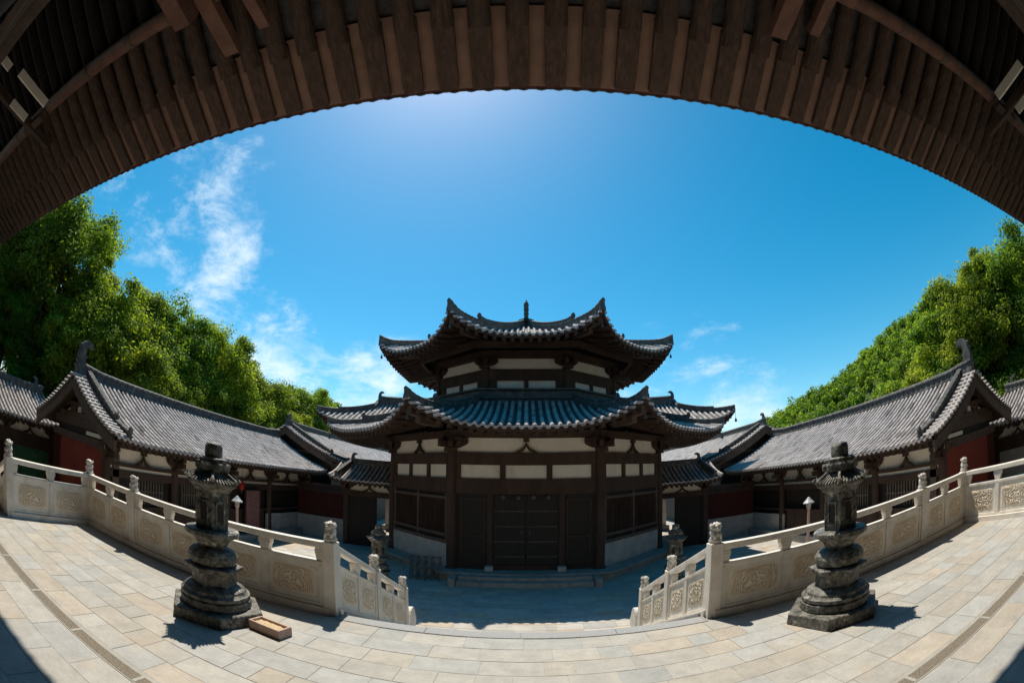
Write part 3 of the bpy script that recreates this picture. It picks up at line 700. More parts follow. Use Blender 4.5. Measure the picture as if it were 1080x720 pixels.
LT0 = octo(1.42, 1.48); LT1 = octo(.72, .76)
LT0 = [(x, y) for x, y in LT0]
oct_roof(hall, LT0, LT1, 3.10, 4.42, .74, .33, .06, 'lower_roof', .235, 1.7, kn=.34)
q = MB(); 
for z, dz, k in ((4.36, .17, .735), (4.545, .07, .75), (4.63, .22, .725), (4.865, .06, .745)): q.prism([(x, y, z) for x, y in octo(k, k+.03)], (0, 0, dz))
q.build('ridge_band', RIDGE, hall)
# upper storey
U0 = octo(.64, .69)
for i, (x, y) in enumerate(U0):
    q = MB(); q.lathe([(4.9, .15), (5.8, .14)], 14, (x, y, 0)); q.build('column', WOOD, hall)
for i, (a, b, e, n, Lw) in enumerate(faces(U0)):
    F = Fr(a, e, n)
    pl = MB(); F.box(pl, .1, Lw-.1, -.06, -.02, 4.9, 5.36); F.box(pl, .1, Lw-.1, -.06, -.02, 5.72, 6.25); pl.each('plaster_panel', PLAST, hall)
    bm = MB(); F.box(bm, .1, Lw-.1, -.07, .08, 5.32, 5.74); F.box(bm, -.05, Lw+.05, -.08, .12, 6.16, 6.46)
    F.box(bm, Lw/2-.08, Lw/2+.08, -.06, .04, 4.9, 5.32); F.box(bm, .12, .42, -.06, .04, 4.9, 5.32); F.box(bm, Lw-.42, Lw-.12, -.06, .04, 4.9, 5.32)
    bm.each('beam', WOOD, hall, bevel=.006)
    br = MB(); bracket(br, F, .02, 5.76, 6.15, .42); bracket(br, F, Lw-.02, 5.76, 6.15, .42); br.each('bracket', WOOD, hall)
# jutting eave brackets of the upper storey
q = MB()
for i, (a, b, e, n, Lw) in enumerate(faces(octo(.80, .84))):
    F = Fr(a, e, n); F.box(q, -.05, Lw+.05, -.08, .08, 6.34, 6.56)
q.build('eave_purlin', WOOD, hall)
oct_roof(hall, octo(1.095, 1.16), octo(.05, .05), 6.40, 8.55, .74, .52, .30, 'upper_roof', .235, 1.9, rh=.32, kn=.33)
q = MB(); q.lathe([(8.45, .20), (8.60, .24), (8.68, .20), (8.72, .10), (8.80, .12), (8.86, .30), (8.93, .40), (8.97, .13), (9.0, .10), (9.1, .115), (9.2, .10), (9.3, .125), (9.42, .10), (9.5, .13), (9.62, .11), (9.75, .13), (9.86, .10), (9.93, .06), (10.03, .01)], 16, (0, CY, 0)); q.build('spire', BRONZE, hall)

# hip-and-gable wings left and right, behind the octagon
for sx in (-1, 1):
    rh_ = thing('hall_wing', 'high hip-and-gable tiled wing whose upturned corner shows just %s of the octagonal hall' % ('left' if sx < 0 else 'right'), 'hall wing', (sx*5.5, 22.4, -1.6), 0, 'wings of the octagonal hall')
    ry, hd, xe, gx, xi = 22.4, 2.76, 10.25, 7.92, 3.75; zf = conc(3.93, 5.36, .72); dz_ = xe-gx; LF_ = .60
    q = MB(); a, b = sorted((sx*5.3, sx*6.3)); q.box(a, b, 20.6, 24.4, -1.6, 3.9); q.build('wall', WOOD, rh_)
    xl_ = lambda t: min(t, dz_)
    Roof((sx*xe, ry-hd), (sx*xi, ry-hd), (0, 1), hd, zf, xl_, None, LF_, 0, .12, 2.6, endw=3.0).make(rh_, 'front_roof', .235, 1.2)
    Roof((sx*xe, ry+hd), (sx*xi, ry+hd), (0, -1), hd, zf, xl_, None, LF_, 0, .12, 2.6, endw=3.0).make(rh_, 'rear_roof', .235, 0)
    Roof((sx*xe, ry-hd), (sx*xe, ry+hd), (-sx, 0), dz_, lambda v: zf(v*dz_/hd), lambda t: t, lambda t: 2*hd-t, LF_, LF_, .12, 2.6, endw=3.0).make(rh_, 'end_roof', .235, 1.2)
    gxs = sx*gx
    q = MB(); q.prism([(gxs-.03, ry-.7, zf(1)-.5), (gxs-.03, ry+.7, zf(1)-.5), (gxs-.03, ry, zf(1)+.05)], (.06, 0, 0)); q.build('gable_board', WOODB, rh_)
    q = MB(); chiwen(q, (gxs-sx*.1, ry, zf(1)+.2), -sx, 0, .55); q.build('ridge_end_ornament', RIDGE, rh_)
    for fy in (-1, 1):
        q = MB(); pth = [Vector((gxs, ry+fy*(hd-t), zf(t/hd))) for t in [hd-(hd-dz_+.2)*k_/6 for k_ in range(7)]]; ridge_mesh(q, pth, .22, .32)
        pth = [Vector((sx*(xe-t), ry+fy*(hd-t), zf(t/hd)+LF_*(1-t/hd)**2)) for t in [dz_*(1-k_/14) for k_ in range(15)]]
        ridge_mesh(q, pth, .2, .24); ridge_mesh(q, [p+Vector((0, 0, .15)) for p in pth[:10]], .18, .17)
        q.build('hip_ridge', RIDGE, rh_)
    q = MB(); p = Vector((sx*xe, ry-hd, zf(0)+.55)); q.tube([p, p+Vector((0, 0, -.35))], .008, 5); q.lathe([(-.55, .07), (-.44, .05), (-.35, .01)], 10, p); q.build('wind_bell', BRONZE, rh_)
    q = MB(); ridge_mesh(q, [(sx*xi, ry, zf(1)), (sx*(gx-1), ry, zf(1)), (gxs, ry, zf(1)+.05)], .26, .46); q.build('main_ridge', RIDGE, rh_)

# ================================================================== GABLED BUILDINGS ROUND THE COURT
def gabled(sx, name, label, cat, xr, ze, xc, y0, y1, zr, z_eave, xb, group, near_gable=True, chi=True, far=True, wallx=None, wall=True, bays=None, redgable=False, scale=1.0, rh=.34, outer=True, z_back=None):
    """ridge parallel to y at |x|=xr, court eave at |x|=ze, back eave at xb"""
    o = thing(name, label, cat, (sx*xr, (y0+y1)/2, -1.6), 0, group)
    zf = conc(z_eave, zr, .72); T = xr-ze
    r1 = Roof((sx*ze, y0), (sx*ze, y1), (sx, 0), T, zf, None, None, .10, .10, 0, 3, endw=2.0); r1.make(o, 'court_slope', .215, 1.0, .27, .28)
    r2 = Roof((sx*xb, y0), (sx*xb, y1), (-sx, 0), xb-xr, zf, None, None, .10, .10, 0, 3, endw=2.0); r2.make(o, 'outer_slope', .215, 0, .27, .28)
    q = MB(); ridge_mesh(q, [(sx*xr, y0+.05, zr+.10), (sx*xr, y0+1.2, zr), (sx*xr, y1-1.2, zr), (sx*xr, y1-.05, zr+.10)], .24, rh, .13); q.build('main_ridge', RIDGE, o)
    for (yy, dy) in ((y0, 1), (y1, -1)):
        if dy < 0 and not far: continue
        if chi: q = MB(); chiwen(q, (sx*xr, yy+dy*.24, zr+.12), 0, dy, .95*scale, .18); q.build('ridge_end_ornament', RIDGE, o)
        for rf, tt, nm in ((r1, T, 1), (r2, xb-xr, 2)):
            # falling ridge set in from the gable edge, stepped near the eave
            q = MB(); xx = .62 if dy > 0 else rf.W-.62
            pth = [rf.pt(xx, t) for t in smoothdet(tt, tt*.28, .25)]; ridge_mesh(q, pth, .27, .30)
            q.ball(pth[-1]+Vector((0, 0, .22)), .10, .10, .15, 8, 6, .3)
            pth = [rf.pt(xx, t) for t in smoothdet(tt*.28, .03, .2)]; pth[-1].z += .08; ridge_mesh(q, pth, .24, .18)
            q.ball(pth[-1]+Vector((0, 0, .16)), .08, .08, .12, 8, 6, .3); q.build('falling_ridge', RIDGE, o)
            # verge tiles laid crosswise over the bargeboard
            q = MB(); t = .08
            while t < tt:
                x_in = .5 if dy > 0 else rf.W-.5; x_out = -.10 if dy > 0 else rf.W+.10
                a_, b_ = rf.pt(max(0, min(rf.W, x_in)), t, .07), rf.pt(0 if dy > 0 else rf.W, t, .05); b_.y = y0-.10 if dy > 0 else y1+.10
                q.tube([a_, b_], .052, 7); t += .19
            q.build('verge_tiles', TILE, o, tints=[(.85, .85, .83)]*len(q.f))
            # bargeboard
            q = MB(); yb = y0+.02 if dy > 0 else y1-.10; pts = []
            ts = smoothdet(-.05, tt, .25); top = [rf.pt(0, max(t, 0), -.03) for t in ts]; bot = [rf.pt(0, max(t, 0), -.42) for t in ts]
            vv = []; ff = []
            for a_, b_ in zip(top, bot): vv += [Vector((a_.x, yb, a_.z)), Vector((b_.x, yb, b_.z)), Vector((a_.x, yb+.08, a_.z)), Vector((b_.x, yb+.08, b_.z))]
            for k_ in range(len(ts)-1):
                m_ = k_*4; ff += [(m_, m_+1, m_+5, m_+4), (m_+2, m_+6, m_+7, m_+3), (m_+1, m_+3, m_+7, m_+5), (m_, m_+4, m_+6, m_+2)]
            ff += [(0, 2, 3, 1), (len(vv)-4, len(vv)-3, len(vv)-1, len(vv)-2)]
            q.add(vv, ff); q.build('bargeboard', WOODB, o)
    return o, r1, zf
ENDS = {}
def gallery(sx):
    sd = 'left' if sx < 0 else 'right'
    xr, xe, xb, y0, y1 = 12.9, 9.85, 15.95, 6.95, 20.4
    o, r1, zf = gabled(sx, 'side_gallery', 'long low %s gallery with grey tiled roof and red gable wall beside the court' % sd, 'gallery', xr, xe, 0, y0, y1, 3.02, 1.50, xb, 'galleries flanking the court', far=False)
    wx = 10.7; z0 = -1.3
    q = MB(); a, b = sorted((sx*(wx-.35), sx*15.2)); q.box(a, b, y0+.35, y1-.2, -1.6, z0); q.build('stone_base', STONEW, o)
    # red gable end
    gy = y0+.62
    F = Fr((sx*wx, gy), (sx, 0), (0, -1)); Wg = 2*(xr-wx)
    q = MB(); F.box(q, .30, Wg-.6, -.2, 0, z0, 1.08); q.build('red_gable_wall', REDW, o)
    q = MB(); F.box(q, -.04, .295, -.22, .03, z0, 1.08); q.build('corner_board', WOODB, o)
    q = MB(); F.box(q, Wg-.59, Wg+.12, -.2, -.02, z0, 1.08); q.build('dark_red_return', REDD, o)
    q = MB(); F.box(q, -.05, Wg+.05, -.18, .07, 1.081, 1.32); F.box(q, .05, Wg-.05, -.18, .05, 1.52, 1.80)
    apex = zf(1)
    for z_, hw in ((1.80, 1.9), (2.12, 1.4), (2.42, .8)): F.box(q, Wg/2-hw, Wg/2+hw, -.06, .04, z_, z_+.14)
    for u_ in (-.9, .9): F.box(q, Wg/2+u_-.08, Wg/2+u_+.08, -.06, .03, 1.94, 2.12)
    F.box(q, Wg/2-.09, Wg/2+.09, -.06, .03, 1.94, 2.86)
    for k in (-1, 1): F.poly(q, [(Wg/2, 2.40), (Wg/2+k*.7, 1.96), (Wg/2+k*.85, 1.96), (Wg/2, 2.55)][::k], -.03, .035)
    q.each('gable_beam', WOODB, o, bevel=.006)
    q = MB(); F.poly(q, [(.1, 1.33), (Wg-.1, 1.33), (Wg-.1, 1.6), (Wg/2+.05, apex-.1), (Wg/2-.05, apex-.1), (.1, 1.6)], -.16, -.10); q.build('gable_infill', DARK, o)
    q = MB(); F.box(q, .75, 1.75, -.1, .055, 1.36, 1.47); 
    F.poly(q, [(Wg/2+.15, 1.95), (Wg/2+.45, 1.95), (Wg/2+.42, 2.1), (Wg/2+.22, 2.22)], -.09, .0)
    F.poly(q, [(Wg/2-.85, 1.95), (Wg/2-.5, 1.95), (Wg/2-.6, 2.12)], -.09, .0); F.poly(q, [(Wg/2+.62, 1.95), (Wg/2+1.3, 1.95), (Wg/2+.85, 2.1)], -.09, 0)
    q.each('plaster_patch', PLAST, o)
    # court wall
    F = Fr((sx*wx, 7.3), (0, 1), (-sx, 0)); Lw = 13.0
    q = MB(); F.box(q, 0, Lw, -.16, -.06, .78, 1.40); q.build('plaster_frieze', PLAST, o)
    q = MB(); F.box(q, 0, Lw, -.12, -.02, .68, .775); q.build('white_strip', PLAST, o)
    q = MB(); F.box(q, -.1, Lw, -.16, .06, .775, .87) ; F.box(q, -.1, Lw, -.16, .06, 1.27, 1.44); F.box(q, 0, Lw, -.12, .04, .46, .68); F.box(q, 0, Lw, -.1, .03, -.42, -.32); q.each('beam', WOOD, o, bevel=.005)
    for k in range(5):
        q = MB(); q.lathe([(z0, .17), (z0+.08, .14), (.87, .13)], 14, (sx*(wx), 7.3+3.0*k, 0)); q.build('column', WOOD, o)
    q = MB()
    for k in range(5): bracket(q, F, 3.0*k, .87, 1.27, .40, .12)
    for k in range(4): renzi(q, F, 3.0*k+1.5, .865, 1.28, .36)
    q.each('bracket', WOOD, o)
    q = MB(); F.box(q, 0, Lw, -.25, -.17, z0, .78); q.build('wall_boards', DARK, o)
    for k in (0, 1):
        for (u0, u1) in ((1.2, 2.6),) if k == 0 else ((.5, 1.4), (1.6, 2.5)):
            q = MB(); u = 3*k+u0
            while u < 3*k+u1: F.box(q, u, u+.045, -.15, -.11, -.32, .46); u += .13
            F.box(q, 3*k+u0, 3*k+u1, -.145, -.105, .10, .14); q.build('window_lattice', LATT, o)
    q = MB(); F.box(q, .1, 8.6, -.14, .02, z0, -.42); q.build('lower_boards', WOOD, o)
    q = MB(); F.box(q, 8.8, 9.9, -.05, .06, z0, -.56) ; F.box(q, 9.93, 11.1, -.05, .06, z0, -.58); F.box(q, 11.13, 12.6, -.05, .06, z0, -.58); q.each('low_wall', DADO, o, bevel=.012)
    return o
gallery(-1); gallery(1)
# rear galleries, taller and further back
for sx in (-1, 1):
    sd = 'left' if sx < 0 else 'right'
    o, r1, zf = gabled(sx, 'rear_gallery', 'taller rear %s gallery whose tiled roof continues behind the first gable' % sd, 'gallery', 12.6, 8.95, 0, 20.55, 46, 3.70, 1.98, 16.2, 'galleries behind the court', scale=.62)
    q = MB(); a, b = sorted((sx*9.9, sx*15.4)); q.box(a, b, 21.1, 45.4, -1.6, 1.95); q.prism([(sx*9.9, 21.1, 1.95), (sx*15.4, 21.1, 1.95), (sx*12.6, 21.1, 3.45)], (0, .2, 0)); q.build('wall', DARK, o)
    q = MB(); F = Fr((sx*9.9, 21.1), (sx, 0), (0, -1)); F.box(q, 0, 5.4, 0, .08, 1.7, 1.95); F.box(q, 1.2, 4.2, 0, .08, 2.4, 2.55); q.build('gable_beams', WOODB, o)
# outer low galleries: set back beyond the side galleries, their eaves passing under the gable overhang
for sx in (-1, 1):
    sd = 'left' if sx < 0 else 'right'
    o, r1, zf = gabled(sx, 'outer_gallery', 'lower gallery roof at the far %s edge running up to the red gable' % sd, 'gallery', 18.7, 16.0, 0, -1.5, 8.4, 2.22, 1.20, 21.4, 'galleries beside the terrace', chi=False, rh=.3, far=False)
    ch = MB(); chiwen(ch, (sx*18.7, 7.9, 2.35), 0, -1, .5); ch.build('ridge_end_ornament', RIDGE, o)
    F = Fr((sx*16.7, 0), (0, 1), (-sx, 0))
    q = MB(); F.box(q, -1, 8.3, -.14, -.08, .62, 1.08); q.build('plaster_frieze', PLAST, o)
    q = MB(); F.box(q, -1, 8.3, -.14, .05, .22, .70); F.box(q, -1, 8.3, -.14, .05, 1.04, 1.20)
    for yy in (.6, 3.2, 5.8, 8.2): F.box(q, yy-.11, yy+.11, -.12, .04, -1.6, .215)
    q.each('beam', WOOD, o)
    q = MB()
    for k in (3.2, 5.8, 8.2): bracket(q, F, k, .70, 1.05, .42, .12)
    for k in (4.5, 7.0): renzi(q, F, k, .70, 1.05, .36)
    q.each('bracket', WOOD, o)
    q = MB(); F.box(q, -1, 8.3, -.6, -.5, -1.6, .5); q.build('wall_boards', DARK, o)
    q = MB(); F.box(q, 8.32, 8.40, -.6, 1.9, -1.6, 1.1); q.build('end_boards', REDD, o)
    if sx < 0:
        q = MB(); u = 5.95
        while u < 8.1: F.box(q, u, u+.055, -.12, -.07, -1.3, .21); u += .085
        q.build('green_slats', GREENS, o); q = MB(); F.box(q, 3.35, 5.65, -.2, -.1, -1.3, .21); q.build('red_panel', REDD, o)
    else:
        q = MB(); F.box(q, 5.95, 8.1, -.2, -.1, -1.3, .21); F.box(q, 3.35, 5.65, -.2, -.1, -1.3, .21); q.each('pale_panel', DADO, o)
    q = MB(); F.box(q, -1, 8.3, -.7, .2, -1.6, -1.3); q.build('stone_base', STONEW, o)
# little roofed gateways joining galleries and hall
for sx in (-1, 1):
    sd = 'left' if sx < 0 else 'right'
    o = thing('side_gateway', 'small tiled gateway roof tucked between the octagonal hall and the %s gallery' % sd, 'gateway', (sx*6.6, 18.3, -1.6), 0, 'gateways beside the hall')
    yr, yf, yb = 18.35, 17.1, 19.6; zf = conc(1.30, 1.98, .75); xi, xo = 5.3, 8.15
    A, B = ((sx*xo, yf), (sx*xi, yf)); 
    r1 = Roof(A, B, (0, 1), yr-yf, zf, None, None, .16, 0, .0, 3, endw=1.2); r1.make(o, 'front_slope', .2, .8, .22, .25)
    r2 = Roof((sx*xo, yb), (sx*xi, yb), (0, -1), yb-yr, zf, None, None, .16, 0, .0, 3, endw=1.2); r2.make(o, 'rear_slope', .2, 0, .22, .25)
    q = MB(); ridge_mesh(q, [(sx*xi, yr, 1.98), (sx*(xo-.65), yr, 2.0)], .2, .26); q.build('main_ridge', RIDGE, o)
    q = MB(); chiwen(q, (sx*(xo-.62), yr, 2.04), -sx, 0, .48); q.build('ridge_end_ornament', RIDGE, o)
    q = MB(); pth = [r1.pt(.35, t) for t in smoothdet(r1.T, .0, .15)]; pth[0] = Vector((sx*(xo-.55), yr, 2.05)); pth[-1].z += .1; ridge_mesh(q, pth, .2, .2)
    pth = [r2.pt(.35, t) for t in smoothdet(r2.T, .0, .15)]; ridge_mesh(q, pth, .2, .2); q.build('falling_ridge', RIDGE, o)
    F = Fr((sx*7.75, 18.2), (-sx, 0), (0, -1))
    q = MB()
    for u in (0, 2.2): F.box(q, u-.11, u+.11, -.11, .11, -1.6, 1.0)
    F.box(q, -.2, 2.5, -.1, .1, .62, .84); F.box(q, -.2, 2.5, -.1, .14, 1.14, 1.30); q.build('gate_frame', WOOD, o, bevel=.006)
    q = MB(); F.box(q, -.1, 2.4, -.05, 0, .84, 1.15); q.build('plaster_frieze', PLAST, o)
    q = MB(); bracket(q, F, 0.05, .845, 1.15, .3, .1); bracket(q, F, 2.2, .845, 1.15, .3, .1); renzi(q, F, 1.1, .845, 1.15, .34); q.each('bracket', WOOD, o)
    q = MB(); F.box(q, .14, 1.42, -.08, -.02, -1.6, .62); q.build('door', DARK, o)
    # wall linking the gateway to the gallery
    wl = thing('link_wall', 'dark red wall on a grey plinth between the %s gallery and the gateway' % sd, 'wall', (sx*9.3, 18.9, -1.6), 0, 'link walls beside the gateways')
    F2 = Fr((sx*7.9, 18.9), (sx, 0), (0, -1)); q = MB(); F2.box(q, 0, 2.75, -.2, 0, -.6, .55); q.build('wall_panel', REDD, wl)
    q = MB(); F2.box(q, 0, 2.75, -.24, .05, -1.6, -.6); q.build('plinth', DADO, wl); q = MB(); F2.box(q, -.05, 2.78, -.3, .1, .55, .72); F2.box(q, -.05, 2.78, -.24, .04, .72, .95); q.build('coping', WOOD, wl)

# ================================================================== SMALL THINGS IN THE COURT
def garden_lamp(x, y, label):
    o = thing('garden_lamp', label, 'lamp', (x, y, -1.6), 0, 'white capped lamps in the court')
    q = MB(); q.lathe([(0, .10), (.05, .10), (.08, .06), (1.58, .05), (1.64, .08)], 12, (x, y, -1.6)); q.build('lamp_post', TUBM, o)
    q = MB(); q.lathe([(1.64, .08), (1.78, .09), (1.80, .14)], 12, (x, y, -1.6)); q.build('lamp_glass', DADO, o)
    q = MB(); q.lathe([(1.79, .20), (1.82, .20), (1.90, .11), (1.98, .04), (2.0, .01)], 16, (x, y, -1.6)); q.build('lamp_cap', WHITEL, o)
garden_lamp(-9.2, 12.0, 'white capped lamp post in the court just right of the left stone lantern')
garden_lamp(9.0, 12.0, 'white capped lamp post in the court just left of the right stone lantern')
o = thing('hanging_lantern', 'small red lantern hanging under the eave of the left gallery', 'lantern', (-10.45, 13.9, .62), 0)
q = MB(); c = (-10.45, 13.9, .62); q.lathe([(-.17, .07), (-.13, .10), (0, .12), (.13, .10), (.17, .07)], 12, c); q.build('paper_body', REDF, o); q = MB(); q.tube([(-10.45, 13.9, .78), (-10.45, 13.9, 1.27)], .008, 5); q.lathe([(-.3, .02), (-.18, .03), (-.16, .05)], 8, c); q.build('cord', IRON, o)
o = thing('patterned_screen', 'tall pinkish patterned screen standing against the left gallery wall under the red lantern', 'screen', (-10.5, 14.8, -1.3), 0)
q = MB(); q.box(-10.53, -10.49, 14.3, 15.3, -1.2, .42); q.build('screen_panel', SCREEN, o); q = MB()
for yy in (14.27, 15.30): q.box(-10.55, -10.47, yy-.03, yy+.03, -1.3, .46)
q.box(-10.55, -10.47, 14.302, 15.268, .42, .46); q.build('screen_frame', WOOD, o)
# wrought iron rack by the hall
o = thing('metal_rack', 'low folding metal rack of crossed bars leaning by the left dado of the hall', 'rack', (-3.0, 13.1, -1.6), 0)
q = MB()
e = Vector((.90, .08, 0)); a0 = Vector((-3.48, 13.1, -1.6))
for s_ in (0, 1):
    off = Vector((0, .28*s_, 0))
    for k in range(5):
        p = a0+off+e*(k/4); q.tube([p, p+Vector((.0, 0, .76))], .016, 6)
    for zz in (.06, .74): q.tube([a0+off+Vector((0, 0, zz)), a0+off+e+Vector((0, 0, zz))], .013, 6)
q.build('bars', IRON, o)
q = MB()
for s_ in (0, 1):
    off = Vector((0, .28*s_, 0))
    for k in range(4):
        for zz in (.22, .52):
            c = a0+off+e*((k+.5)/4)+Vector((0, 0, zz)); q.tube([c+e.normalized()*.09*math.cos(t)+Vector((0, 0, .12*math.sin(t))) for t in [j*2*math.pi/14 for j in range(15)]], .009, 5)
q.build('scrolls', IRON, o)
q = MB()
for k in range(5): p = a0+e*(k/4); q.tube([p+Vector((0, 0, .74)), p+Vector((0, .28, .74))], .012, 6)
q.build('top_ties', IRON, o)
# pale things glimpsed through the gateways
for sx, lb in ((-1, 'pale upright stone tablet glimpsed through the left gateway'), (1, 'pale upright stone tablet glimpsed through the right gateway')):
    o = thing('stone_tablet', lb, 'stone tablet', (sx*7.6, 24.5, -1.6), 0, 'tablets beyond the gateways')
    q = MB(); q.box(sx*7.6-.35, sx*7.6+.35, 24.4, 24.6, -1.3, .5); q.build('slab', MARB, o, bevel=.03); q = MB(); q.box(sx*7.6-.5, sx*7.6+.5, 24.25, 24.75, -1.6, -1.3); q.build('plinth', STONEW, o, bevel=.02)

# ================================================================== THE GATE HALL OVERHEAD
gh = thing('gate_hall', 'deep brown eave of the gate hall overhead with rows of rafters framing the sky', 'gate hall', (0, -4, 0))
SL = .36; EY, EZ = 4.65, 7.47; XW = 22
zb = lambda y: EZ+SL*(EY-y)
sp = .575
n = int(2*XW/sp); x0 = -XW
for i in range(n):
    x = x0+i*sp+.08+rnd.uniform(-.008, .008)
    if -21.5 < x < 21.5:
        fl = MB(); rd = MB(); ri = MB()
        ya, yb = EY-.03+rnd.uniform(-.012, .012), 3.35; w_ = .165+rnd.uniform(-.006, .006); w2 = w_+.01
        fl.hexa([(x-w_, ya, zb(ya)), (x+w_, ya, zb(ya)), (x+w2, yb, zb(yb)-.01), (x-w2, yb, zb(yb)-.01), (x-w_, ya, zb(ya)+.085), (x+w_, ya, zb(ya)+.085), (x+w2, yb, zb(yb)+.10), (x-w2, yb, zb(yb)+.10)])
        rr = .175; yc0 = 3.55+rnd.uniform(-.015, .015)
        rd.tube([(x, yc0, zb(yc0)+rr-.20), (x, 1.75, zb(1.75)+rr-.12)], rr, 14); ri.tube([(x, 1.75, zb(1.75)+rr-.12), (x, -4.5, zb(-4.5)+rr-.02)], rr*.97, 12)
        fl.build('flying_rafter', RAFT, gh, bevel=.012); o_ = rd.build('round_rafter', RAFT, gh); ri.build('inner_end', RAFTD, o_)  # inner lengths take the darker colour, shade painted into the timber
q = MB()   # boards over the rafters, eave batten, roof body
q.hexa([(-XW, EY+.02, zb(EY)+.09), (XW, EY+.02, zb(EY)+.09), (XW, 3.3, zb(3.3)+.105), (-XW, 3.3, zb(3.3)+.105), (-XW, EY+.02, zb(EY)+.14), (XW, EY+.02, zb(EY)+.14), (XW, 3.3, zb(3.3)+.15), (-XW, 3.3, zb(3.3)+.15)]); q.build('soffit_boards', BOARD, gh)
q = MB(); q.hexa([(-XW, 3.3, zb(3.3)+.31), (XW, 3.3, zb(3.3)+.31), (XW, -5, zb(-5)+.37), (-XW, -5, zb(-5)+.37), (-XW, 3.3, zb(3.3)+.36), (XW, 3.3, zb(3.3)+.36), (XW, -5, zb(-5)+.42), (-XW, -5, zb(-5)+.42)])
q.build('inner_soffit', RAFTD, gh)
q = MB(); q.box(-XW, XW, EY-.02, EY+.10, zb(EY)+.145, zb(EY)+.17); q.build('eave_batten', REDD, gh)
zfg = lambda v: EZ+.205+(12.2-EZ-.3)*(.75*v+.25*v*v)
rg = Roof((-XW, 4.77), (XW, 4.77), (0, -1), 10.27, zfg, None, None, 0, 0, 0); b_ = MB(); b_.add(*rg.base()); ro = b_.build('roof', PAN, gh)
q = MB(); rg.tiles(q, .29, .4); q.build('cover_tiles', TILE, ro, tints=q.tn); q = MB(); rg.drips(q, .29); q.build('eave_tiles', PAN, ro)
q = MB(); rg2 = Roof((-XW, -15.8), (XW, -15.8), (0, 1), 10.4, zfg); q.add(*rg2.base()); q.build('rear_roof', PAN, gh)
q = MB(); q.tube([(-XW, 1.77, 8.22), (XW, 1.77, 8.22)], .19, 18); q.build('eave_purlin', PURL, gh, smooth=True)
q = MB()
for x in (-13.5, -8.9, -7.2, 6.9, 8.4, 12.4):   # joints: iron pegs and collars on the purlin
    q.tube([(x-.09, 1.77, 8.22), (x+.09, 1.77, 8.22)], .205, 18)
q.each('purlin_collar', WOODB, gh)
for cx in (-11.9, -4.75, 4.25, 11.6):
    q = MB(); big = abs(cx) < 6; k_ = 1 if big else .6
    q.box(cx-.16*k_-.12, cx+.16*k_-.12, -1.0, 3.05 if big else 2.7, 7.76, 7.98)                  # long arm
    if big: q.box(cx-.72, cx-.36, -1.0, 1.95, 7.5, 7.85)
    q.box(cx-1.1*k_, cx+1.1*k_, 1.64, 1.88, 7.84, 8.03)                       # cross arm under the purlin
    if big: q.hexa([(cx+.44, .8, 7.8), (cx+.66, .8, 7.8), (cx+.74, 2.8, 7.9), (cx+.52, 2.8, 7.9), (cx+.44, .8, 8.02), (cx+.66, .8, 8.02), (cx+.74, 2.8, 8.08), (cx+.52, 2.8, 8.08)])
    for u in (-1.0*k_, 0, 1.0*k_): q.box(cx+u-.13, cx+u+.13, 1.62, 1.90, 7.98, 8.08)
    q.build('bracket_set', PURL if big else RAFT, gh, bevel=.015)
q = MB(); q.box(-XW, XW, -.85, -.55, 7.2, 7.5); q.box(-XW, XW, -1.05, -.85, 6.2, 7.2); q.build('lintel_beam', WOODB, gh, bevel=.02)
q = MB()
for x in (-14.5, -11.9, -4.75, 4.25, 11.6, 14.5): q = MB(); q.lathe([(0, .3), (.1, .26), (7.2, .22)], 18, (x, -1.0, 0)); q.build('column', WOOD, gh)
q = MB(); q.box(-14.5, -1.6, -1.4, -1.2, 0, 6.3); q.box(1.6, 14.5, -1.4, -1.2, 0, 6.3); q.box(-1.6, 1.6, -1.4, -1.2, 3.6, 6.3); q.box(-XW, XW, -9, -8.8, 0, 9); q.build('rear_wall', WOOD, gh)
q = MB()
for s_ in (-1, 1):
    q.box(s_*10.05-.035, s_*10.05+.035, .15, 1.45, 7.42, 7.62); q.box(s_*10.25-.03, s_*10.25+.03, -.62, -.2, 7.4, 7.6); q.box(s_*11.2-.03, s_*11.2+.03, .55, 1.3, 7.4, 7.6)
q.each('plaster_slip', PLAST, gh)

# ================================================================== HILL AND TREES
def hillz(x, y):
    r = math.hypot(x, y); az = math.degrees(math.atan2(x, y))
    tab = ((20, .03), (27, .075), (31, .09), (38, .14), (42, .158), (47, .205), (52, .245), (58, .262), (75, .26), (110, .2))
    t = tab[0][1]
    for (a, b), (c, d) in zip(tab, tab[1:]):
        if a <= az <= c: t = b+(d-b)*(az-a)/(c-a)
    if az > 110: t = .2
    if az < 20: t = max(0, .03*(az-8)/12)
    top = 1.7+t*62-2.2
    k = max(0, min(1, (r-30)/34)); k = k*k*(3-2*k)
    return -1.7+(top+1.7)*k
q = MB(); vv = []; ff = []; na, nr = 60, 26
for j in range(nr+1):
    rr_ = 29+j*(75-29)/nr if j < nr else 140
    for i in range(na+1):
        az = R(4+i*120/na); x, y = rr_*math.sin(az), rr_*math.cos(az); vv.append((x, y, hillz(x, y)+(.5*noise.noise(Vector((x*.2, y*.2, 0))) if j else -.3)))
for j in range(nr):
    for i in range(na): ff.append((j*(na+1)+i, j*(na+1)+i+1, (j+1)*(na+1)+i+1, (j+1)*(na+1)+i))
q.add(vv, ff); structure(q.build('hill', HILLM, smooth=True))

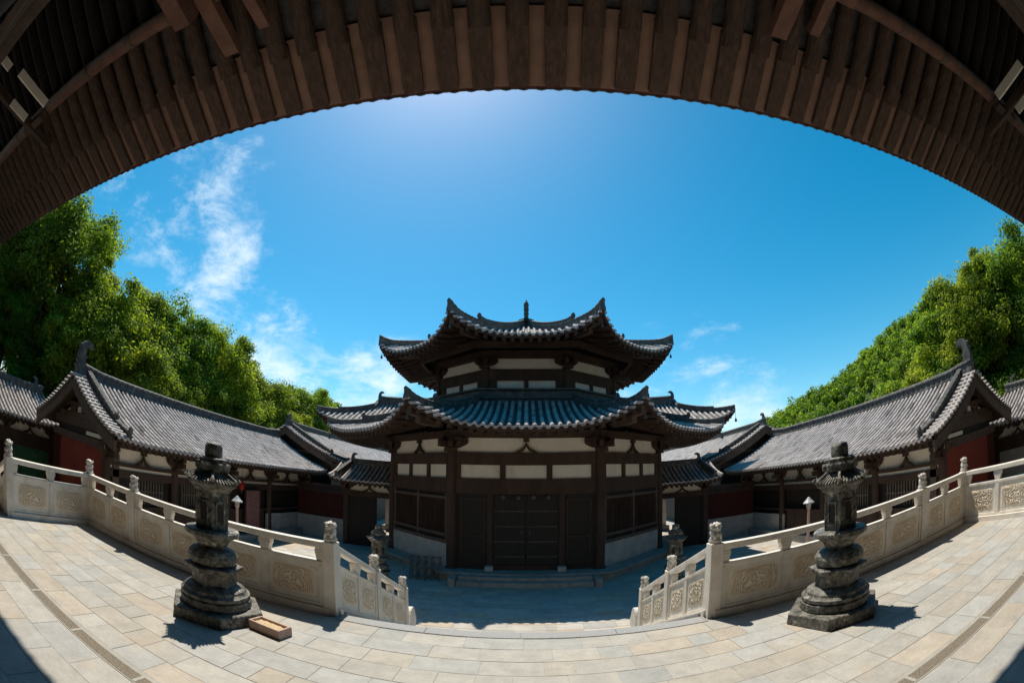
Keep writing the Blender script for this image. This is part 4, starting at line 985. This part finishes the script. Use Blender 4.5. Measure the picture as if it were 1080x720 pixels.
def leaf_quad(V, Fc, T, p, nrm, s, tone, rr):
    a = nrm.cross(Vector((rr.uniform(-1, 1), rr.uniform(-1, 1), rr.uniform(-1, 1))))
    if a.length < 1e-3: a = Vector((1, 0, 0))
    a.normalize(); b = nrm.cross(a).normalized(); o = len(V)
    V += [p-a*s, p+b*s*.55+nrm*s*.12, p+a*s, p-b*s*.55+nrm*s*.12]; Fc.append((o, o+1, o+2, o+3)); T.append((tone, tone, tone))
def crown_mesh(name, seed, rx, rz, nclump, nleaf, ls, m, shape='oval'):
    rr = random.Random(seed); V = []; Fc = []; T = []; cen = []
    while len(cen) < nclump:
        # clump centres spread through the crown, dense towards its skin, with a ragged outline
        while True:
            d = Vector((rr.gauss(0, 1), rr.gauss(0, 1), rr.gauss(0, 1)))
            if d.length > .1: break
        d.normalize(); rad = rr.uniform(.35, 1.0)**.6
        k = 1+.28*noise.noise(d*2.3+Vector((seed, 0, 0)))+.07*rr.uniform(-1, 1)
        taper = 1.0 if shape == 'oval' else (1.0-.45*max(0, d.z))
        cc = Vector((d.x*rx*rad*k*taper, d.y*rx*rad*k*taper, d.z*rz*rad*k))
        cen.append(cc)
    cen = [c for c in cen if sum((c-o).length < .34*rx for o in cen) > 3]      # no tuft hangs free of the crown
    for cc in cen:
        cr = rr.uniform(.12, .25)*rx; ct = rr.gauss(.46, .12)
        ax = Vector((cr*rr.uniform(.8, 1.3), cr*rr.uniform(.8, 1.3), cr*rr.uniform(.6, 1.0)))
        for i in range(nleaf):
            e = Vector((rr.gauss(0, 1), rr.gauss(0, 1), rr.gauss(0, 1))).normalized(); q = rr.random()**.45
            p = cc+Vector((e.x*ax.x, e.y*ax.y, e.z*ax.z))*q*(1.15+.5*noise.noise(e*3+cc))
            nrm = (e*.9+Vector((0, 0, .6))+Vector((rr.uniform(-1, 1), rr.uniform(-1, 1), rr.uniform(-1, 1)))*.8).normalized()
            leaf_quad(V, Fc, T, p, nrm, ls*rr.uniform(.6, 1.25), max(0, min(1, ct+rr.gauss(0, .16))), rr)
    me = bpy.data.meshes.new(name); me.from_pydata([tuple(v) for v in V], [], Fc); me.materials.append(m)
    ca = me.color_attributes.new('tint', 'FLOAT_COLOR', 'CORNER'); arr = []
    for t in T: arr += [*t, 1]*4
    ca.data.foreach_set('color', arr); me.update(); return me
def trunk_mesh(seed, H, top):
    rr = random.Random(seed); q = MB(); pts = [Vector((0, 0, 0))]
    for k in range(1, 7): pts.append(Vector((rr.uniform(-.12, .12)*k*.4, rr.uniform(-.12, .12)*k*.4, H*k/6)))
    def taper(path, r0, r1, n=9):
        sec = [(math.cos(2*math.pi*i/n), math.sin(2*math.pi*i/n)) for i in range(n)]; sc = [((r0+(r1-r0)*i/(len(path)-1)),)*2 for i in range(len(path))]
        q.sweep(path, sec, up=Vector((.01, 1, .01)), scl=sc, shear=False)
    taper(pts, .26, .07)
    for k in range(9):
        z = H*(.35+.6*k/9); b = Vector((0, 0, z)); a = k*2.4+rr.random(); ln = top*rr.uniform(.5, .85)
        d = Vector((math.cos(a), math.sin(a), rr.uniform(.4, .9))); taper([b, b+d*ln*.35, b+d*ln*.7+Vector((0, 0, .1)), b+d*ln+Vector((0, 0, .4))], .085, .02, 6)
    me_o = q.v, q.f; me = bpy.data.meshes.new('trunk'); me.from_pydata([tuple(v) for v in q.v], [], q.f); me.materials.append(BARK); return me
CR = [crown_mesh('crown', 11, 3.3, 4.4, 200, 290, .10, LEAF), crown_mesh('crown', 23, 3.1, 4.7, 200, 290, .098, LEAFD, 'cone'), crown_mesh('crown', 37, 3.5, 4.1, 205, 290, .102, LEAFD), crown_mesh('crown', 53, 2.9, 4.9, 190, 290, .098, LEAF, 'cone')]
TK = [trunk_mesh(3, 8.5, 2.8), trunk_mesh(5, 8.0, 3.0)]
def tree(x, y, ztop, label, group, v, s=1.0):
    zb_ = -1.6 if x < 0 else min(hillz(x, y)-.1, 4)
    o = thing('broadleaf_tree', label, 'tree', (x, y, zb_), 0, group)
    t = bpy.data.objects.new('trunk', TK[v % 2]); col.objects.link(t); t.parent = o
    c = bpy.data.objects.new('crown', CR[v % 4]); col.objects.link(c); c.parent = o
    H = ztop-zb_; rz = (4.3, 4.6, 4.0, 4.8)[v % 4]*1.06
    sz = s*rnd.uniform(.92, 1.05)
    c.scale = (sz, sz, sz); c.location = (0, 0, H-rz*sz); c.rotation_euler = (0, 0, rnd.uniform(0, 6.28))
    t.scale = (s, s, (H-rz*sz*.7)/8.2)
    return o
ordn = ['first', 'second', 'third', 'fourth', 'fifth', 'sixth', 'seventh', 'eighth', 'ninth', 'tenth', 'eleventh', 'twelfth', 'thirteenth', 'fourteenth', 'fifteenth']
def place(az, dist, tan): return dist*math.sin(R(az)), dist*math.cos(R(az)), 1.7+tan*dist
# skyline row behind the left galleries: azimuth, distance, top elevation (tangent)
LEFT = [(-77, 27, .40), (-71.5, 26, .47), (-66.6, 25.5, .455), (-61.0, 25, .365), (-57, 24.5, .335), (-53, 26, .31), (-49.5, 28, .335), (-45.5, 29.5, .295), (-41.5, 31, .285), (-38.0, 34, .235), (-34.5, 37, .205), (-31.3, 40, .185), (-28.3, 42, .19), (-26.0, 45, .165)]
for i, (az, ds, tn) in enumerate(LEFT):
    x, y, z = place(az, ds, tn)
    tree(x, y, z, '%s leafy tree from the left in the skyline row behind the left galleries' % ordn[i], 'trees behind the left galleries', i, 1.0 if i < 9 else .95)
BACKL = [(-80, 25, .20), (-73, 25, .24), (-64, 24.5, .23), (-59, 24, .22), (-54, 24, .22), (-50.5, 25.5, .21), (-46.5, 27, .20), (-42.5, 29, .19), (-38.5, 31.5, .16), (-35, 34, .14), (-31.0, 37, .13), (-28, 40, .125)]
for i, (az, ds, tn) in enumerate(BACKL):
    x, y, z = place(az, ds, tn)
    tree(x, y, z, '%s lower tree from the left, its crown just over the left gallery roofs' % ordn[i], 'lower trees along the left gallery roofs', i+2, .85)
RIGHT = [(78, 26, .31), (72, 26, .345), (67, 25.5, .35), (61.8, 25, .32), (58.2, 24.5, .292)]
for i, (az, ds, tn) in enumerate(RIGHT):
    x, y, z = place(az, ds, tn)
    tree(x, y, z, '%s big leafy tree from the right behind the right red gable' % ordn[i], 'big trees behind the right gallery', i+1, 1.0)
BACKR = [(76, 24.5, .20), (69, 24.5, .21), (64, 24, .2), (59.5, 24, .19), (55.5, 24, .18), (51.5, 26, .17)]
for i, (az, ds, tn) in enumerate(BACKR):
    x, y, z = place(az, ds, tn)
    tree(x, y, z, '%s lower tree from the right, its crown just over the right gallery roof' % ordn[i], 'lower trees along the right gallery roof', i, .85)
for i, (az, ds, tn) in enumerate([(-82, 33, .30), (-75, 33, .33), (-69, 32, .33), (-63.5, 32, .29), (-58.5, 33, .27), (-54, 34, .26), (-49, 35, .25), (-44, 36, .23)]):
    x, y, z = place(az, ds, tn)
    tree(x, y, z, '%s tree from the left standing deep in the wood behind the left skyline row' % ordn[i], 'trees deep in the left wood', i+1, 1.1)
# the wooded hillside: one continuous wood
def hill_wood():
    rr = random.Random(99); V = []; Fc = []; T = []
    pts = []
    for _ in range(9000):
        az = R(rr.uniform(21, 84)); r = rr.uniform(36, 68); x, y = r*math.sin(az), r*math.cos(az)
        if any((x-a)**2+(y-b)**2 < 1.9 for a, b in pts): continue
        pts.append((x, y))
        if len(pts) > 1050: break
    for (x, y) in pts:
        z = hillz(x, y); cr = rr.uniform(1.0, 1.7); ct = rr.gauss(.46, .10)
        for c in range(7):
            d = Vector((rr.gauss(0, .55), rr.gauss(0, .55), rr.uniform(-.2, .9))); cc = Vector((x, y, z+1.1))+d*cr*.75; r2 = cr*rr.uniform(.3, .5); t2 = ct+rr.gauss(0, .08)
            for i in range(42):
                e = Vector((rr.gauss(0, 1), rr.gauss(0, 1), rr.gauss(0, 1))).normalized(); p = cc+e*r2*rr.random()**.4
                nrm = (e+Vector((0, 0, .5))+Vector((rr.uniform(-1, 1), rr.uniform(-1, 1), rr.uniform(-1, 1)))*.7).normalized()
                leaf_quad(V, Fc, T, p, nrm, rr.uniform(.13, .24), max(0, min(1, t2+rr.gauss(0, .15))), rr)
    me = bpy.data.meshes.new('hillside_wood'); me.from_pydata([tuple(v) for v in V], [], Fc); me.materials.append(LEAFD)
    ca = me.color_attributes.new('tint', 'FLOAT_COLOR', 'CORNER'); arr = []
    for t in T: arr += [*t, 1]*4
    ca.data.foreach_set('color', arr)
    o = bpy.data.objects.new('hillside_wood', me); col.objects.link(o)
    o['label'] = 'dense green wood covering the hillside on the right'; o['category'] = 'wood'; o['kind'] = 'stuff'
hill_wood()
